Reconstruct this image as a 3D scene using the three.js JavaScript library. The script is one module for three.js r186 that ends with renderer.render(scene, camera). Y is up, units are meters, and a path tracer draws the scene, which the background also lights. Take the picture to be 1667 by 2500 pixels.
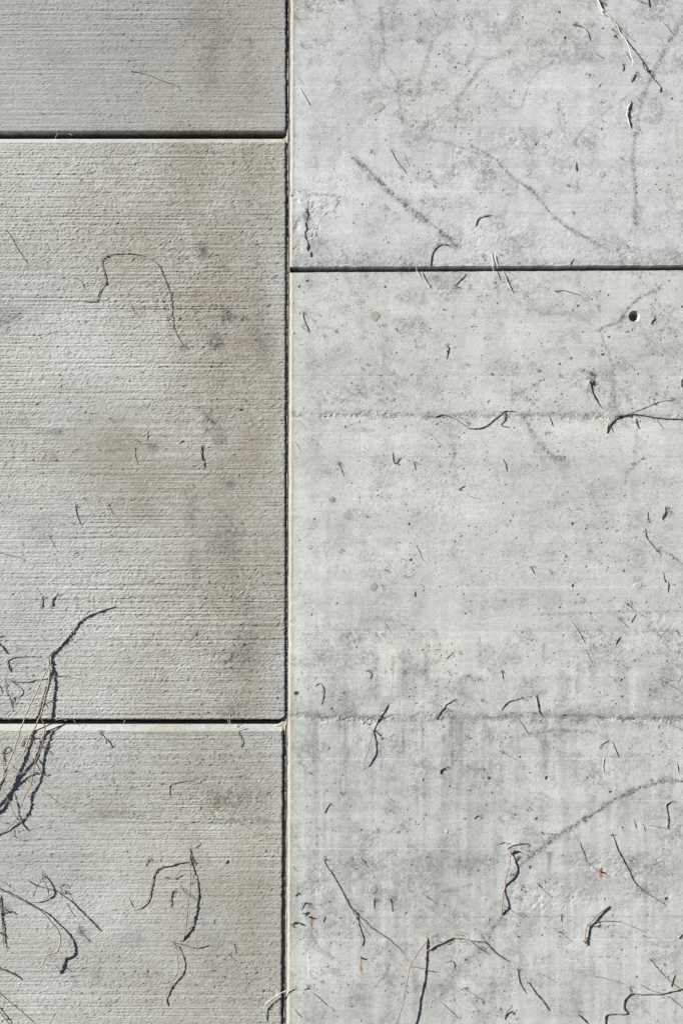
import * as THREE from 'three';
import { mergeGeometries } from 'three/addons/utils/BufferGeometryUtils.js';

// ------------------------------------------------------------------ camera, sky, sun, exposure
const D = 1.9, Y0 = 1.70;                    // the photographer stands 1.9 m from the wall, eye level 1.7 m
const W = 1.667, H = 2.5;                    // metres of wall in the frame; one millimetre per photo pixel
const scene = new THREE.Scene();
const camera = new THREE.PerspectiveCamera(2 * Math.atan(H / 2 / D) * 180 / Math.PI, W / H, 0.05, 6000);
camera.position.set(0, Y0, D);
camera.lookAt(0, Y0, 0);

const OX = 2.4, OY = 1.2;                  // how far a shadow falls right and down per unit of height off the wall
const SKY = 0.07;                            // radiance of the open sky
const sunDir = new THREE.Vector3(-OX, OY, 1).normalize();
// deep blue winter sky without clouds, paler towards the horizon and round the sun
{
  const w = 256, h = 128, d = new Float32Array(w * h * 4), v = new THREE.Vector3();
  for (let j = 0; j < h; j++) for (let i = 0; i < w; i++) {
    const el = ((j + .5) / h - .5) * Math.PI, az = ((i + .5) / w - .5) * 2 * Math.PI;
    v.set(Math.cos(el) * Math.cos(az), Math.sin(el), Math.cos(el) * Math.sin(az));
    const up = Math.max(0, v.y), hz = Math.exp(-up * 4.5), g = Math.max(0, v.dot(sunDir)), halo = .35 * Math.pow(g, 6) + .8 * Math.pow(g, 60);
    const o = (j * w + i) * 4, k = SKY;
    d[o] = k * (.17 + .36 * hz + halo); d[o + 1] = k * (.50 + .42 * hz + halo); d[o + 2] = k * (1.28 + .22 * hz + halo * .9); d[o + 3] = 1;
  }
  const t = new THREE.DataTexture(d, w, h, THREE.RGBAFormat, THREE.FloatType);
  t.mapping = THREE.EquirectangularReflectionMapping; t.magFilter = t.minFilter = THREE.LinearFilter; t.needsUpdate = true;
  scene.background = t; scene.environment = t;
}

const sun = new THREE.DirectionalLight(new THREE.Color(1.0, 0.972, 0.93), 5);
sun.position.copy(sunDir).multiplyScalar(12).add(new THREE.Vector3(0, Y0, 0));
sun.target.position.set(0, Y0, 0);
sun.castShadow = true;
sun.shadow.mapSize.set(4096, 4096);
Object.assign(sun.shadow.camera, { left: -3.5, right: 3.5, top: 3, bottom: -3, near: 1, far: 30 });
scene.add(sun, sun.target);

const renderer = new THREE.WebGLRenderer({ antialias: true });
renderer.toneMapping = THREE.LinearToneMapping;
renderer.toneMappingExposure = 1.8;
renderer.shadowMap.enabled = true;

// ------------------------------------------------------------------ helpers
let seed = 20240611;
const rnd = () => { seed = (seed * 1664525 + 1013904223) >>> 0; return seed / 4294967296; };
const PERM = new Float32Array(65536);
for (let i = 0; i < 65536; i++) PERM[i] = rnd() * 2 - 1;
const hsh = (i, j) => PERM[((Math.imul(i, 73856093) ^ Math.imul(j, 19349663)) >>> 3) & 65535];
function vn(x, y) {                          // value noise, -1..1
  const i = Math.floor(x), j = Math.floor(y), fx = x - i, fy = y - j;
  const u = fx * fx * (3 - 2 * fx), v = fy * fy * (3 - 2 * fy);
  const a = hsh(i, j), b = hsh(i + 1, j), c = hsh(i, j + 1), d = hsh(i + 1, j + 1);
  return a + (b - a) * u + (c - a) * v + (a - b - c + d) * u * v;
}
const fbm = (x, y, n = 4) => { let s = 0, a = 0.5; for (let k = 0; k < n; k++) { s += a * vn(x, y); x = x * 2.03 + 17.1; y = y * 2.03 + 9.7; a *= 0.5; } return s; };
const clamp = (v, a, b) => v < a ? a : v > b ? b : v;
const sstep = (a, b, v) => { v = clamp((v - a) / (b - a), 0, 1); return v * v * (3 - 2 * v); };
const wx = px => (px - 833.5) / 1000, wy = py => Y0 + (1250 - py) / 1000;   // photo millimetres to the wall plane
const counts = {};
const numbered = n => { const k = counts[n] = (counts[n] ?? -1) + 1; return k ? `${n}_${String(k).padStart(3, '0')}` : n; };
function tag(o, label, category, group) { o.userData.label = label; o.userData.category = category; if (group) o.userData.group = group; return o; }
function mesh(name, geo, mat, parent) { const m = new THREE.Mesh(geo, mat); m.name = name; m.castShadow = m.receiveShadow = true; parent.add(m); return m; }

// parts of the photograph the outlines were read from: [x0, y0, millimetres per unit]
const TILE = {
  a1: [0, 0, .4592], a2: [0, 600, .4592], a3: [0, 1200, .4592], a4: [0, 1760, .4592],
  b1: [690, 0, .6231], b2: [690, 620, .6231], b3: [690, 1240, .6231], b4: [690, 1820, .6231],
  z1: [0, 1480, .2041], z2: [0, 1740, .2041], z3: [0, 2100, .2041], z4: [640, 2300, .1403], z5: [380, 2000, .1531],
  z6: [860, 1700, .1913], z7: [1150, 2040, .1594], z8: [1440, 0, .1448], z9: [1400, 880, .1703], za: [1430, 680, .1511], zb: [700, 460, .1276],
};
const conv = (t, p) => [TILE[t][0] + p[0] * TILE[t][2], TILE[t][1] + p[1] * TILE[t][2]];
const conv2 = (t, list) => list.map(p => conv(t, p));

// ------------------------------------------------------------------ stains, marks and colour of the concrete
class Sheet {                                 // a colour sheet in wall millimetres
  constructor(x0, y0, x1, y1, w, h) { Object.assign(this, { x0, y0, x1, y1, w, h }); this.sx = w / (x1 - x0); this.sy = h / (y1 - y0); this.m = {}; }
  mask(n) { return this.m[n] ??= new Float32Array(this.w * this.h); }
  each(ax, ay, bx, by, f) {
    const i0 = Math.max(0, Math.floor((ax - this.x0) * this.sx)), i1 = Math.min(this.w - 1, Math.ceil((bx - this.x0) * this.sx));
    const j0 = Math.max(0, Math.floor((ay - this.y0) * this.sy)), j1 = Math.min(this.h - 1, Math.ceil((by - this.y0) * this.sy));
    for (let j = j0; j <= j1; j++) for (let i = i0; i <= i1; i++) f(j * this.w + i, this.x0 + (i + .5) / this.sx, this.y0 + (j + .5) / this.sy);
  }
  blob(n, x, y, rx, ry, s, grain = 9) {       // a ragged, grainy patch of dirt
    const m = this.mask(n);
    this.each(x - rx * 1.6, y - ry * 1.6, x + rx * 1.6, y + ry * 1.6, (k, px, py) => {
      const dx = (px - x) / rx, dy = (py - y) / ry;
      const d = Math.sqrt(dx * dx + dy * dy) + .55 * fbm(px / rx * 1.3 + x, py / ry * 1.3, 3) + .22 * vn(px / grain, py / grain);
      const v = s * (1 - sstep(.1, 1.25, d)) * clamp(.72 + .55 * vn(px / 2.7, py / 2.3) + .5 * vn(px / 7.3 + 3, py / 6.1), 0, 1.3);
      if (v > m[k]) m[k] = v;
    });
  }
  line(n, pts, w, s, breakUp = .6) {          // the grainy track left by a stem that has come off
    const m = this.mask(n); if (n === 'dark' && w >= 5) w *= 1.2;
    for (let q = 0; q + 1 < pts.length; q++) {
      const [ax, ay] = pts[q], [bx, by] = pts[q + 1], L2 = (bx - ax) ** 2 + (by - ay) ** 2 || 1;
      this.each(Math.min(ax, bx) - 2 * w, Math.min(ay, by) - 2 * w, Math.max(ax, bx) + 2 * w, Math.max(ay, by) + 2 * w, (k, px, py) => {
        const t = clamp(((px - ax) * (bx - ax) + (py - ay) * (by - ay)) / L2, 0, 1);
        let d = Math.hypot(px - ax - t * (bx - ax), py - ay - t * (by - ay)) / (w * (.8 + .5 * vn(px / 23, py / 23)));
        d += .35 * vn(px / 5, py / 5) + .35 * vn(px / 2.2, py / 2.2);
        const v = (n === 'dark' ? 1.45 : 1.5) * s * Math.exp(-2.2 * d * Math.abs(d)) * (1 - breakUp * (.5 + .5 * vn(px / 17 + 5, py / 17))) * clamp(.7 + .7 * vn(px / 2.5, py / 2.3) + .4 * vn(px / 6 + 8, py / 6), .1, 1.2);
        if (v > m[k]) m[k] = v;
      });
    }
  }
  drip(n, x, y, w, len, s) {
    const m = this.mask(n);
    this.each(x - w * 2, y, x + w * 2, y + len, (k, px, py) => {
      const c = x + 3 * vn(py / 40, x), d = Math.abs(px - c) / (w * (.7 + .5 * vn(py / 30, x + 7)));
      const v = s * (1 - sstep(.0, 1.3, d + .45 * vn(px / 4, py / 17))) * clamp(.7 + .5 * vn(px / 2.6, py / 3) + .5 * vn(px / 3, py / 40), 0, 1.2) * (1 - sstep(.55, 1, (py - y) / len + .15 * vn(px / 5, py / 30)));
      if (v > m[k]) m[k] = v;
    });
  }
  texture(f) {
    const data = new Uint8Array(this.w * this.h * 4), c = [0, 0, 0], g = v => { v = clamp(v, 0, 1); return 255 * (v <= .0031308 ? 12.92 * v : 1.055 * Math.pow(v, 1 / 2.4) - .055); };
    for (let j = 0; j < this.h; j++) for (let i = 0; i < this.w; i++) {
      const k = j * this.w + i; f(c, this.x0 + (i + .5) / this.sx, this.y0 + (j + .5) / this.sy, k);
      const o = ((this.h - 1 - j) * this.w + i) * 4;
      data[o] = g(c[0]); data[o + 1] = g(c[1]); data[o + 2] = g(c[2]); data[o + 3] = 255;
    }
    const t = new THREE.DataTexture(data, this.w, this.h); t.colorSpace = THREE.SRGBColorSpace; t.magFilter = THREE.LinearFilter; t.minFilter = THREE.LinearMipmapLinearFilter; t.generateMipmaps = true; t.needsUpdate = true;
    return t;
  }
  uv(px, py) {                                // beyond the sheet the pattern goes on mirrored
    const fold = (v) => { v = Math.abs(v) % 2; return v > 1 ? 2 - v : v; };
    return [fold((px - this.x0) / (this.x1 - this.x0)), 1 - fold((py - this.y0) / (this.y1 - this.y0))];
  }
}

const SL = new Sheet(-30, -30, 710, 2530, 1024, 2048), SR = new Sheet(700, -30, 1700, 2530, 1024, 2048);
const mixTo = (c, t, a) => { if (a > .95) a = .95; c[0] += (t[0] - c[0]) * a; c[1] += (t[1] - c[1]) * a; c[2] += (t[2] - c[2]) * a; };
// brushed panels
for (const [x, y, rx, ry, s] of [[495, 610, 24, 30, .55], [10, 780, 60, 45, .4], [560, 772, 22, 22, .6], [596, 778, 14, 13, .75], [528, 832, 26, 30, .55], [548, 770, 12, 30, .5], [515, 1035, 26, 32, .55], [540, 1062, 20, 26, .4], [563, 1183, 18, 16, .5], [468, 1250, 34, 60, .32], [470, 1380, 26, 70, .25], [545, 1320, 50, 90, .28], [585, 1590, 46, 60, .4], [560, 1612, 26, 16, .5], [575, 1740, 60, 24, .35], [130, 1055, 60, 10, .35], [30, 1035, 60, 16, .2], [400, 690, 18, 34, .2], [520, 120, 60, 130, .32], [490, 60, 90, 60, .25], [600, 210, 70, 90, .2], [150, 130, 60, 30, .2], [640, 760, 26, 160, .22], [640, 820, 40, 70, .25], [600, 1490, 24, 90, .2], [90, 1300, 50, 40, .2], [530, 1950, 40, 40, .45], [600, 2005, 90, 14, .4], [585, 1960, 60, 60, .3], [240, 2380, 16, 24, .3], [130, 2335, 20, 20, .3], [365, 1260, 30, 30, .2], [60, 2100, 50, 20, .15], [330, 2290, 60, 30, .2], [520, 2320, 60, 90, .2], [300, 1990, 140, 20, .22], [60, 1630, 70, 20, .15], [370, 1090, 26, 16, .35], [545, 655, 20, 20, .3], [620, 650, 16, 22, .35]]) SL.blob('dark', x, y, rx, ry, s);
for (const [x, y, rx, ry, s] of [[470, 720, 190, 80, .55], [610, 880, 110, 230, .5], [320, 640, 70, 30, .35], [300, 1085, 170, 55, .5], [110, 1115, 40, 26, .5], [430, 1170, 200, 70, .45], [600, 1200, 110, 200, .5], [590, 1500, 120, 220, .42], [640, 1700, 60, 70, .3], [100, 1260, 40, 30, .35], [530, 90, 110, 140, .4], [400, 560, 300, 60, .25], [560, 420, 150, 90, .3], [560, 1930, 150, 120, .42], [600, 2120, 110, 160, .35], [250, 1960, 130, 40, .25], [370, 2400, 200, 90, .2], [350, 1250, 60, 40, .25], [610, 2350, 80, 150, .25], [610, 150, 80, 160, .3]]) SL.blob('tan', x, y, rx, ry, s, 14);
for (const [x, y, rx, ry, s] of [[200, 860, 150, 130, .6], [250, 760, 140, 60, .5], [330, 920, 110, 60, .4], [140, 1000, 90, 60, .4], [200, 1400, 200, 90, .45], [250, 1540, 220, 70, .5], [300, 1700, 240, 50, .35], [200, 2230, 190, 80, .45], [100, 2400, 120, 90, .4], [250, 1840, 150, 60, .3], [330, 420, 160, 60, .4], [120, 450, 100, 40, .3], [90, 690, 90, 40, .3]]) SL.blob('pale', x, y, rx, ry, s, 20);
for (const [x, y, r, s] of [[593, 1585, 6, 1], [628, 1533, 4, .9], [594, 1701, 4.5, .9], [555, 824, 5, .7], [601, 790, 4, .7], [523, 1487, 4, .6], [519, 1567, 4, .6], [588, 1272, 4, .5], [695, 705, 5, .8], [515, 1956, 12, .45], [522, 1972, 9, .6], [495, 1952, 10, .35], [598, 1999, 6, .6], [575, 1870, 8, .35]]) SL.blob('lichen', x, y, r, r * 1.1, s, 4);
for (const [t, l, w, s] of [['a2', [[850, 210], [880, 340], [900, 410], [930, 450]], 3, .5], ['a2', [[40, 690], [90, 730], [150, 960]], 5, .3], ['a2', [[90, 920], [160, 975], [320, 990]], 5, .35], ['a3', [[85, 670], [120, 685], [230, 692]], 2.5, .5], ['a4', [[860, 330], [910, 345]], 3, .3]]) SL.line('dark', conv2(t, l), w, s);
const texL = SL.texture((c, x, y, k) => {
  const M = SL.m, top = y < 330 ? 1 : 0, big = fbm(x / 210 + 3, y / 170, 4), streak = vn(x / 260, y / 6) * .5 + vn(x / 90, y / 3.2) * .5;
  const b = .50 * (1 - .15 * top) * (1 + .2 * big + .07 * streak + .10 * vn(x / 3, y / 2.4) + .06 * vn(x / 11, y / 9));
  c[0] = b * .985; c[1] = b; c[2] = b * (.92 + .02 * top);
  const cool = sstep(-.1, .45, fbm(x / 330 + 50, y / 260 + 8, 3)) * .6; mixTo(c, [b * .955, b * 1.0, b * .975], cool);
  mixTo(c, [.66, .69, .67], M.pale[k] * .85);
  { const bx = x + 70 * vn(x / 300 + 2, y / 240), w = (.26 + .74 * sstep(-150, 150, bx - 385 + (y < 1770 ? 190 * Math.exp(-(((y - 1110) / 120) ** 2)) + 150 * Math.exp(-(((y - 560) / 190) ** 2)) : 0))) * (1 - .45 * sstep(640, 690, bx)) * clamp(.66 + .62 * fbm(x / 90 + 6, y / 120 + 2, 4) + .35 * vn(x / 8, y / 6) + .2 * vn(x / 3, y / 2.5), 0, 1); mixTo(c, [.315, .285, .225], w * (y < 330 ? .5 : y < 1770 ? .74 : .55)); }
  mixTo(c, [.31, .275, .21], M.tan[k] * 1.3 * clamp(.75 + .35 * vn(x / 9, y / 7) + .5 * vn(x / 34, y / 40), .1, 1.2));
  mixTo(c, [.11, .11, .12], M.dark[k] * 1.35);
  mixTo(c, [.42, .29, .06], M.lichen[k] * .75);
});
// board-marked panels
for (const [t, l, w, s] of [
  ['b1', [[275, 620], [330, 660], [400, 730], [450, 780], [520, 830], [610, 900], [680, 965]], 9, .75], ['b1', [[740, 570], [840, 630], [900, 700], [970, 740], [1060, 850], [1130, 900], [1220, 950], [1290, 990]], 6, .6],
  ['b1', [[1590, 20], [1530, 140], [1480, 230], [1440, 310], [1400, 400], [1385, 500], [1370, 600], [1380, 720], [1380, 880]], 9, .55], ['b1', [[1530, 140], [1480, 230], [1440, 310], [1400, 400]], 9, .6],
  ['b1', [[590, 150], [560, 230], [540, 310], [525, 380]], 9, .35], ['b1', [[760, 120], [750, 180], [720, 260]], 8, .3], ['b1', [[880, 210], [800, 235], [740, 310], [690, 380], [680, 460]], 8, .45],
  ['b1', [[385, 30], [395, 180], [400, 240]], 9, .4], ['b1', [[450, 330], [470, 480]], 8, .4], ['b1', [[1080, 400], [1105, 480]], 7, .3],
  ['b1', [[640, 40], [700, 90], [740, 130], [760, 190]], 5, .35], ['b1', [[590, 150], [640, 110], [650, 50]], 5, .3], ['b1', [[400, 240], [440, 300], [455, 350], [520, 390]], 5, .35], ['b1', [[690, 380], [640, 430], [560, 500]], 5, .3], ['b1', [[1060, 240], [1000, 280], [965, 325], [930, 430]], 5, .4], ['b1', [[1120, 560], [1080, 470], [1075, 400]], 5, .35], ['b1', [[840, 630], [760, 600], [650, 560], [530, 540]], 5, .35], ['b1', [[1440, 310], [1330, 390], [1200, 485], [1130, 560]], 4, .3], ['b1', [[970, 740], [900, 760], [870, 830]], 4, .25], ['b1', [[1540, 480], [1550, 620]], 6, .3],
  ['b4', [[1290, 220], [1180, 290], [1080, 355], [1000, 410], [940, 460]], 8, .7], ['b4', [[1510, 135], [1440, 150], [1370, 175], [1290, 220]], 5, .7], ['b4', [[900, 510], [890, 580], [870, 660]], 8, .35], ['b3', [[280, 480], [420, 300], [520, 180]], 5, .25], ['b3', [[1080, 560], [1230, 620], [1330, 700]], 5, .2],
  ['b2', [[1470, 135], [1400, 170], [1350, 215], [1320, 265], [1260, 285], [1240, 300]], 8, .65], ['b2', [[1240, 300], [1270, 380], [1290, 440], [1300, 560], [1300, 600]], 7, .4], ['b2', [[1010, 235], [1110, 230], [1200, 260]], 8, .3],
  ['b2', [[940, 630], [1000, 740], [1060, 800], [1090, 800]], 11, .55], ['b2', [[1410, 800], [1350, 850], [1340, 900]], 7, .5], ['b2', [[655, 700], [655, 740], [675, 780], [655, 840]], 4, .5], ['b2', [[1385, 690], [1380, 800]], 6, .3],
  ['b3', [[1480, 165], [1530, 190], [1590, 240]], 7, .6], ['b3', [[1000, 185], [1060, 170]], 6, .4], ['b3', [[700, 725], [750, 755], [775, 790]], 5, .4], ['b3', [[940, 890], [1080, 870], [1220, 880]], 6, .5], ['b3', [[960, 420], [1200, 410], [1568, 405]], 5, .3], ['b3', [[1500, 840], [1568, 870]], 8, .5],
  ['b4', [[1590, 150], [1568, 142], [1510, 135], [1440, 150], [1370, 175], [1290, 220], [1180, 290], [1080, 355], [1000, 410], [940, 460], [900, 510]], 9, .85], ['b4', [[870, 660], [820, 720], [800, 770]], 10, .6], ['b4', [[740, 545], [680, 560], [630, 575]], 6, .5],
  ['b4', [[780, 800], [700, 860], [640, 960], [600, 1000]], 14, .35], ['b4', [[110, 740], [150, 800], [190, 830]], 7, .4], ['b4', [[470, 810], [510, 870], [520, 960]], 8, .35], ['b4', [[40, 678], [800, 672], [1568, 670]], 3, .35],
]) SR.line('dark', conv2(t, l), w, s, .22);
for (const [t, x, y, rx, ry, s] of [
  ['b1', 520, 545, 46, 26, .4], ['b1', 640, 60, 60, 40, .25], ['b1', 685, 380, 12, 12, .6], ['b1', 800, 235, 14, 10, .5], ['b1', 480, 480, 16, 22, .35], ['b1', 680, 965, 30, 16, .5], ['b1', 720, 1020, 40, 20, .4], ['b1', 100, 40, 60, 20, .25], ['b1', 965, 325, 12, 10, .5], ['b1', 1200, 485, 22, 14, .45], ['b1', 1385, 430, 60, 50, .35], ['b1', 1130, 560, 14, 20, .4], ['b1', 1240, 970, 50, 16, .4], ['b1', 1520, 990, 60, 20, .4], ['b1', 430, 60, 40, 80, .25],
  ['b2', 940, 635, 34, 22, .6], ['b2', 1010, 745, 20, 16, .5], ['b2', 390, 575, 16, 10, .5], ['b2', 600, 90, 26, 18, .5], ['b2', 640, 100, 10, 20, .3], ['b2', 260, 1030, 20, 30, .4], ['b2', 520, 1010, 26, 20, .35], ['b2', 915, 550, 12, 10, .5], ['b2', 820, 210, 10, 16, .4], ['b2', 1100, 820, 60, 24, .25], ['b2', 320, 690, 40, 14, .4], ['b2', 190, 850, 50, 40, .25], ['b2', 1390, 1030, 30, 20, .3],
  ['b3', 430, 290, 16, 10, .6], ['b3', 255, 30, 20, 16, .5], ['b3', 330, 430, 120, 30, .3], ['b3', 870, 365, 14, 12, .6], ['b3', 1200, 170, 14, 14, .5], ['b3', 1400, 210, 30, 60, .3], ['b3', 240, 590, 140, 60, .3], ['b3', 500, 660, 50, 90, .32], ['b3', 260, 740, 160, 40, .35], ['b3', 1390, 290, 26, 40, .4], ['b3', 1380, 915, 24, 18, .5], ['b3', 700, 850, 60, 40, .45], ['b3', 690, 920, 26, 50, .45], ['b3', 250, 510, 60, 30, .35], ['b3', 1115, 700, 10, 40, .3], ['b3', 1030, 575, 12, 40, .4], ['b3', 520, 870, 40, 14, .4],
  ['b4', 350, 480, 130, 60, .4], ['b4', 260, 400, 90, 40, .3], ['b4', 700, 460, 160, 50, .35], ['b4', 430, 600, 90, 50, .3], ['b4', 840, 690, 60, 40, .4], ['b4', 790, 800, 60, 30, .45], ['b4', 1400, 470, 80, 50, .35], ['b4', 1500, 500, 70, 70, .3], ['b4', 1410, 560, 40, 26, .5], ['b4', 1180, 480, 60, 60, .28], ['b4', 220, 700, 160, 90, .22], ['b4', 620, 970, 26, 50, .4], ['b4', 820, 1010, 14, 60, .3], ['b4', 300, 1000, 60, 60, .25], ['b4', 910, 490, 40, 16, .4], ['b4', 430, 500, 40, 20, .35], ['b4', 1480, 900, 90, 40, .2], ['b4', 130, 540, 50, 40, .3],
]) { const [px, py] = conv(t, [x, y]); SR.blob('dark', px, py, rx * .63, ry * .63, s, 7); }
for (const [x, len, w, s] of [[830, 190, 8, .4], [842, 150, 14, .3], [1105, 110, 10, .5], [1115, 70, 40, .4], [985, 120, 6, .3], [1030, 90, 7, .3], [930, 160, 9, .25], [1190, 60, 18, .35], [1260, 130, 6, .2], [1370, 120, 9, .2], [770, 200, 9, .25], [1480, 100, 8, .2], [1330, 150, 9, .2]]) SR.drip('dark', x, 1752, w, len * 1.3, s * 1.5);
for (const [x, y, w, len, s] of [[1170, 1555, 8, 90, .35], [1330, 1570, 7, 60, .35], [985, 1590, 12, 130, .35], [1040, 1590, 14, 110, .3], [960, 1600, 6, 150, .3], [1410, 1620, 10, 110, .22], [1050, 2080, 8, 60, .35], [1340, 2080, 12, 70, .4], [1215, 2040, 9, 90, .25], [880, 2070, 12, 110, .25], [1120, 2090, 8, 60, .35], [1520, 1580, 10, 120, .2], [1250, 900, 10, 150, .2], [1110, 1080, 9, 160, .15]]) SR.drip('dark', x, y, w, len, s * 1.5);
SR.line('dark', [[708, 1740], [880, 1752], [1100, 1760], [1290, 1750], [1690, 1752]], 22, .55, .9);
SR.line('dark', [[720, 1015], [900, 1013], [1100, 1016], [1300, 1014], [1690, 1020]], 14, .5, .9);
SR.line('dark', [[715, 642], [1000, 645], [1300, 640], [1690, 640]], 16, .35, .7);
for (const [x, y, rx, ry, s] of [[1010, 70, 200, 140, .3], [1180, 260, 120, 90, .3], [820, 250, 90, 160, .25], [760, 690, 60, 20, .3], [900, 140, 60, 160, .2], [800, 1200, 60, 170, .3], [900, 1480, 160, 120, .3], [1400, 1200, 220, 90, .25], [1250, 1380, 200, 80, .15], [900, 1900, 180, 120, .32], [1200, 1900, 90, 130, .3], [1500, 2130, 170, 90, .32], [850, 2130, 140, 90, .35], [1080, 2110, 140, 60, .3], [1000, 2330, 120, 120, .25], [1400, 2420, 200, 70, .22], [1600, 1700, 100, 120, .2], [1540, 860, 140, 60, .15], [1100, 1180, 90, 40, .22], [1480, 1000, 120, 30, .2]]) SR.blob('grey', x, y, rx, ry, s, 12);
for (const [x, y, rx, ry, s] of [[735, 1350, 24, 300, .5], [728, 900, 18, 260, .45], [736, 300, 26, 250, .5], [733, 1540, 30, 40, .8], [740, 2330, 20, 150, .4], [1290, 2290, 70, 60, .4], [1500, 2060, 140, 50, .3], [1250, 1000, 120, 140, .3], [1010, 520, 40, 40, .5], [860, 610, 100, 40, .4], [1300, 180, 120, 90, .3], [1250, 790, 160, 70, .3], [830, 800, 90, 90, .3], [900, 1800, 60, 40, .35], [1260, 1520, 160, 40, .3], [1160, 1240, 120, 120, .25], [1450, 2240, 120, 60, .3], [1600, 560, 60, 80, .25], [1000, 860, 120, 70, .25]]) SR.blob('pale', x, y, rx, ry, s, 18);
for (const [t, x, y, r, s] of [['b2', 345, 955, 4, .9], ['b2', 338, 1030, 3, .6], ['b3', 332, 38, 2, .7], ['b4', 115, 690, 8, .4], ['za', 840, 530, 5, .25]]) { const [px, py] = conv(t, [x, y]); SR.blob('rust', px, py, r, r, s, 3); }
SR.drip('rust', 882.5, 2334, 6.5, 50, 1.4); SR.drip('rust', 882.5, 2334, 2.6, 72, 1.1); SR.drip('rust', 1464, 2120, 8, 44, 1.4); SR.drip('rust', 760, 2236, 4, 50, .8); SR.drip('rust', 766, 2170, 5, 40, .3);
SR.drip('white', 751, 2322, 4.2, 84, .9); SR.drip('white', 753, 2350, 5.5, 52, .9);
for (const [y, xa, xb, s] of [[1542, 715, 1220, .8], [1434, 1000, 1640, .5], [1853, 715, 1560, .7], [1960, 960, 1060, .5], [2072, 715, 1190, .6], [2181, 1000, 1420, .6], [1325, 1150, 1300, .35]]) SR.line('white', [[xa, y], [xb, y - (xb - xa) * .001]], 1.3, s, .5);
for (const [x, y, r] of [[914, 772, 26], [1087, 1388, 10], [1045, 1419, 10], [1509, 161, 16], [1534, 268, 26], [952, 850, 9], [804, 776, 8], [838, 130, 9]]) SR.blob('tan', x, y, r, r, .4, 6);
SR.line('tan', [[708, 1745], [1000, 1758], [1300, 1748], [1690, 1752]], 13, .8, .3); SR.line('tan', [[1030, 1016], [1300, 1014], [1690, 1018]], 9, .7, .4); SR.line('tan', [[712, 1017], [1030, 1014]], 5, .5, .6);
SR.line('tan', [[718, -30], [717, 700], [714, 1700], [710, 2530]], 6, .6, .5); SR.line('tan', [[718, 560], [728, 620], [720, 650]], 10, .7, .5);
SR.line('dark', conv2('zb', [[380, 140], [450, 110], [650, 110], [880, 130], [1020, 135], [1030, 200], [900, 430], [760, 480], [650, 600], [560, 800], [620, 1060], [720, 1050], [760, 1000]]), 4.5, .6, .4);
for (const [x, y, rx, ry, q] of [[748, 500, 14, 40, .4], [772, 590, 12, 34, .35], [735, 625, 26, 12, .4], [800, 640, 50, 10, .35], [900, 645, 80, 10, .4]]) SR.blob('dark', x, y, rx, ry, q, 5);
for (const [x, y, rx, ry, q] of [[790, 490, 40, 22, .7], [735, 560, 12, 50, .6], [768, 540, 14, 30, .5]]) SR.blob('pale', x, y, rx, ry, q, 6);
SR.blob('tan', 722, 575, 14, 60, .7, 5);
SR.drip('tan', 838, 1740, 12, 180, .35); SR.blob('tan', 1600, 640, 120, 14, .5, 8);
const BOARDS = [-95, 11, 111, 211, 311, 411, 464, 512, 600, 707, 812, 918, 1015, 1115, 1220, 1325, 1434, 1542, 1650, 1752, 1853, 1960, 2072, 2181, 2292, 2402, 2510];
const boardOf = y => { let b = 0; while (b < BOARDS.length && y > BOARDS[b]) b++; return b; };
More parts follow.
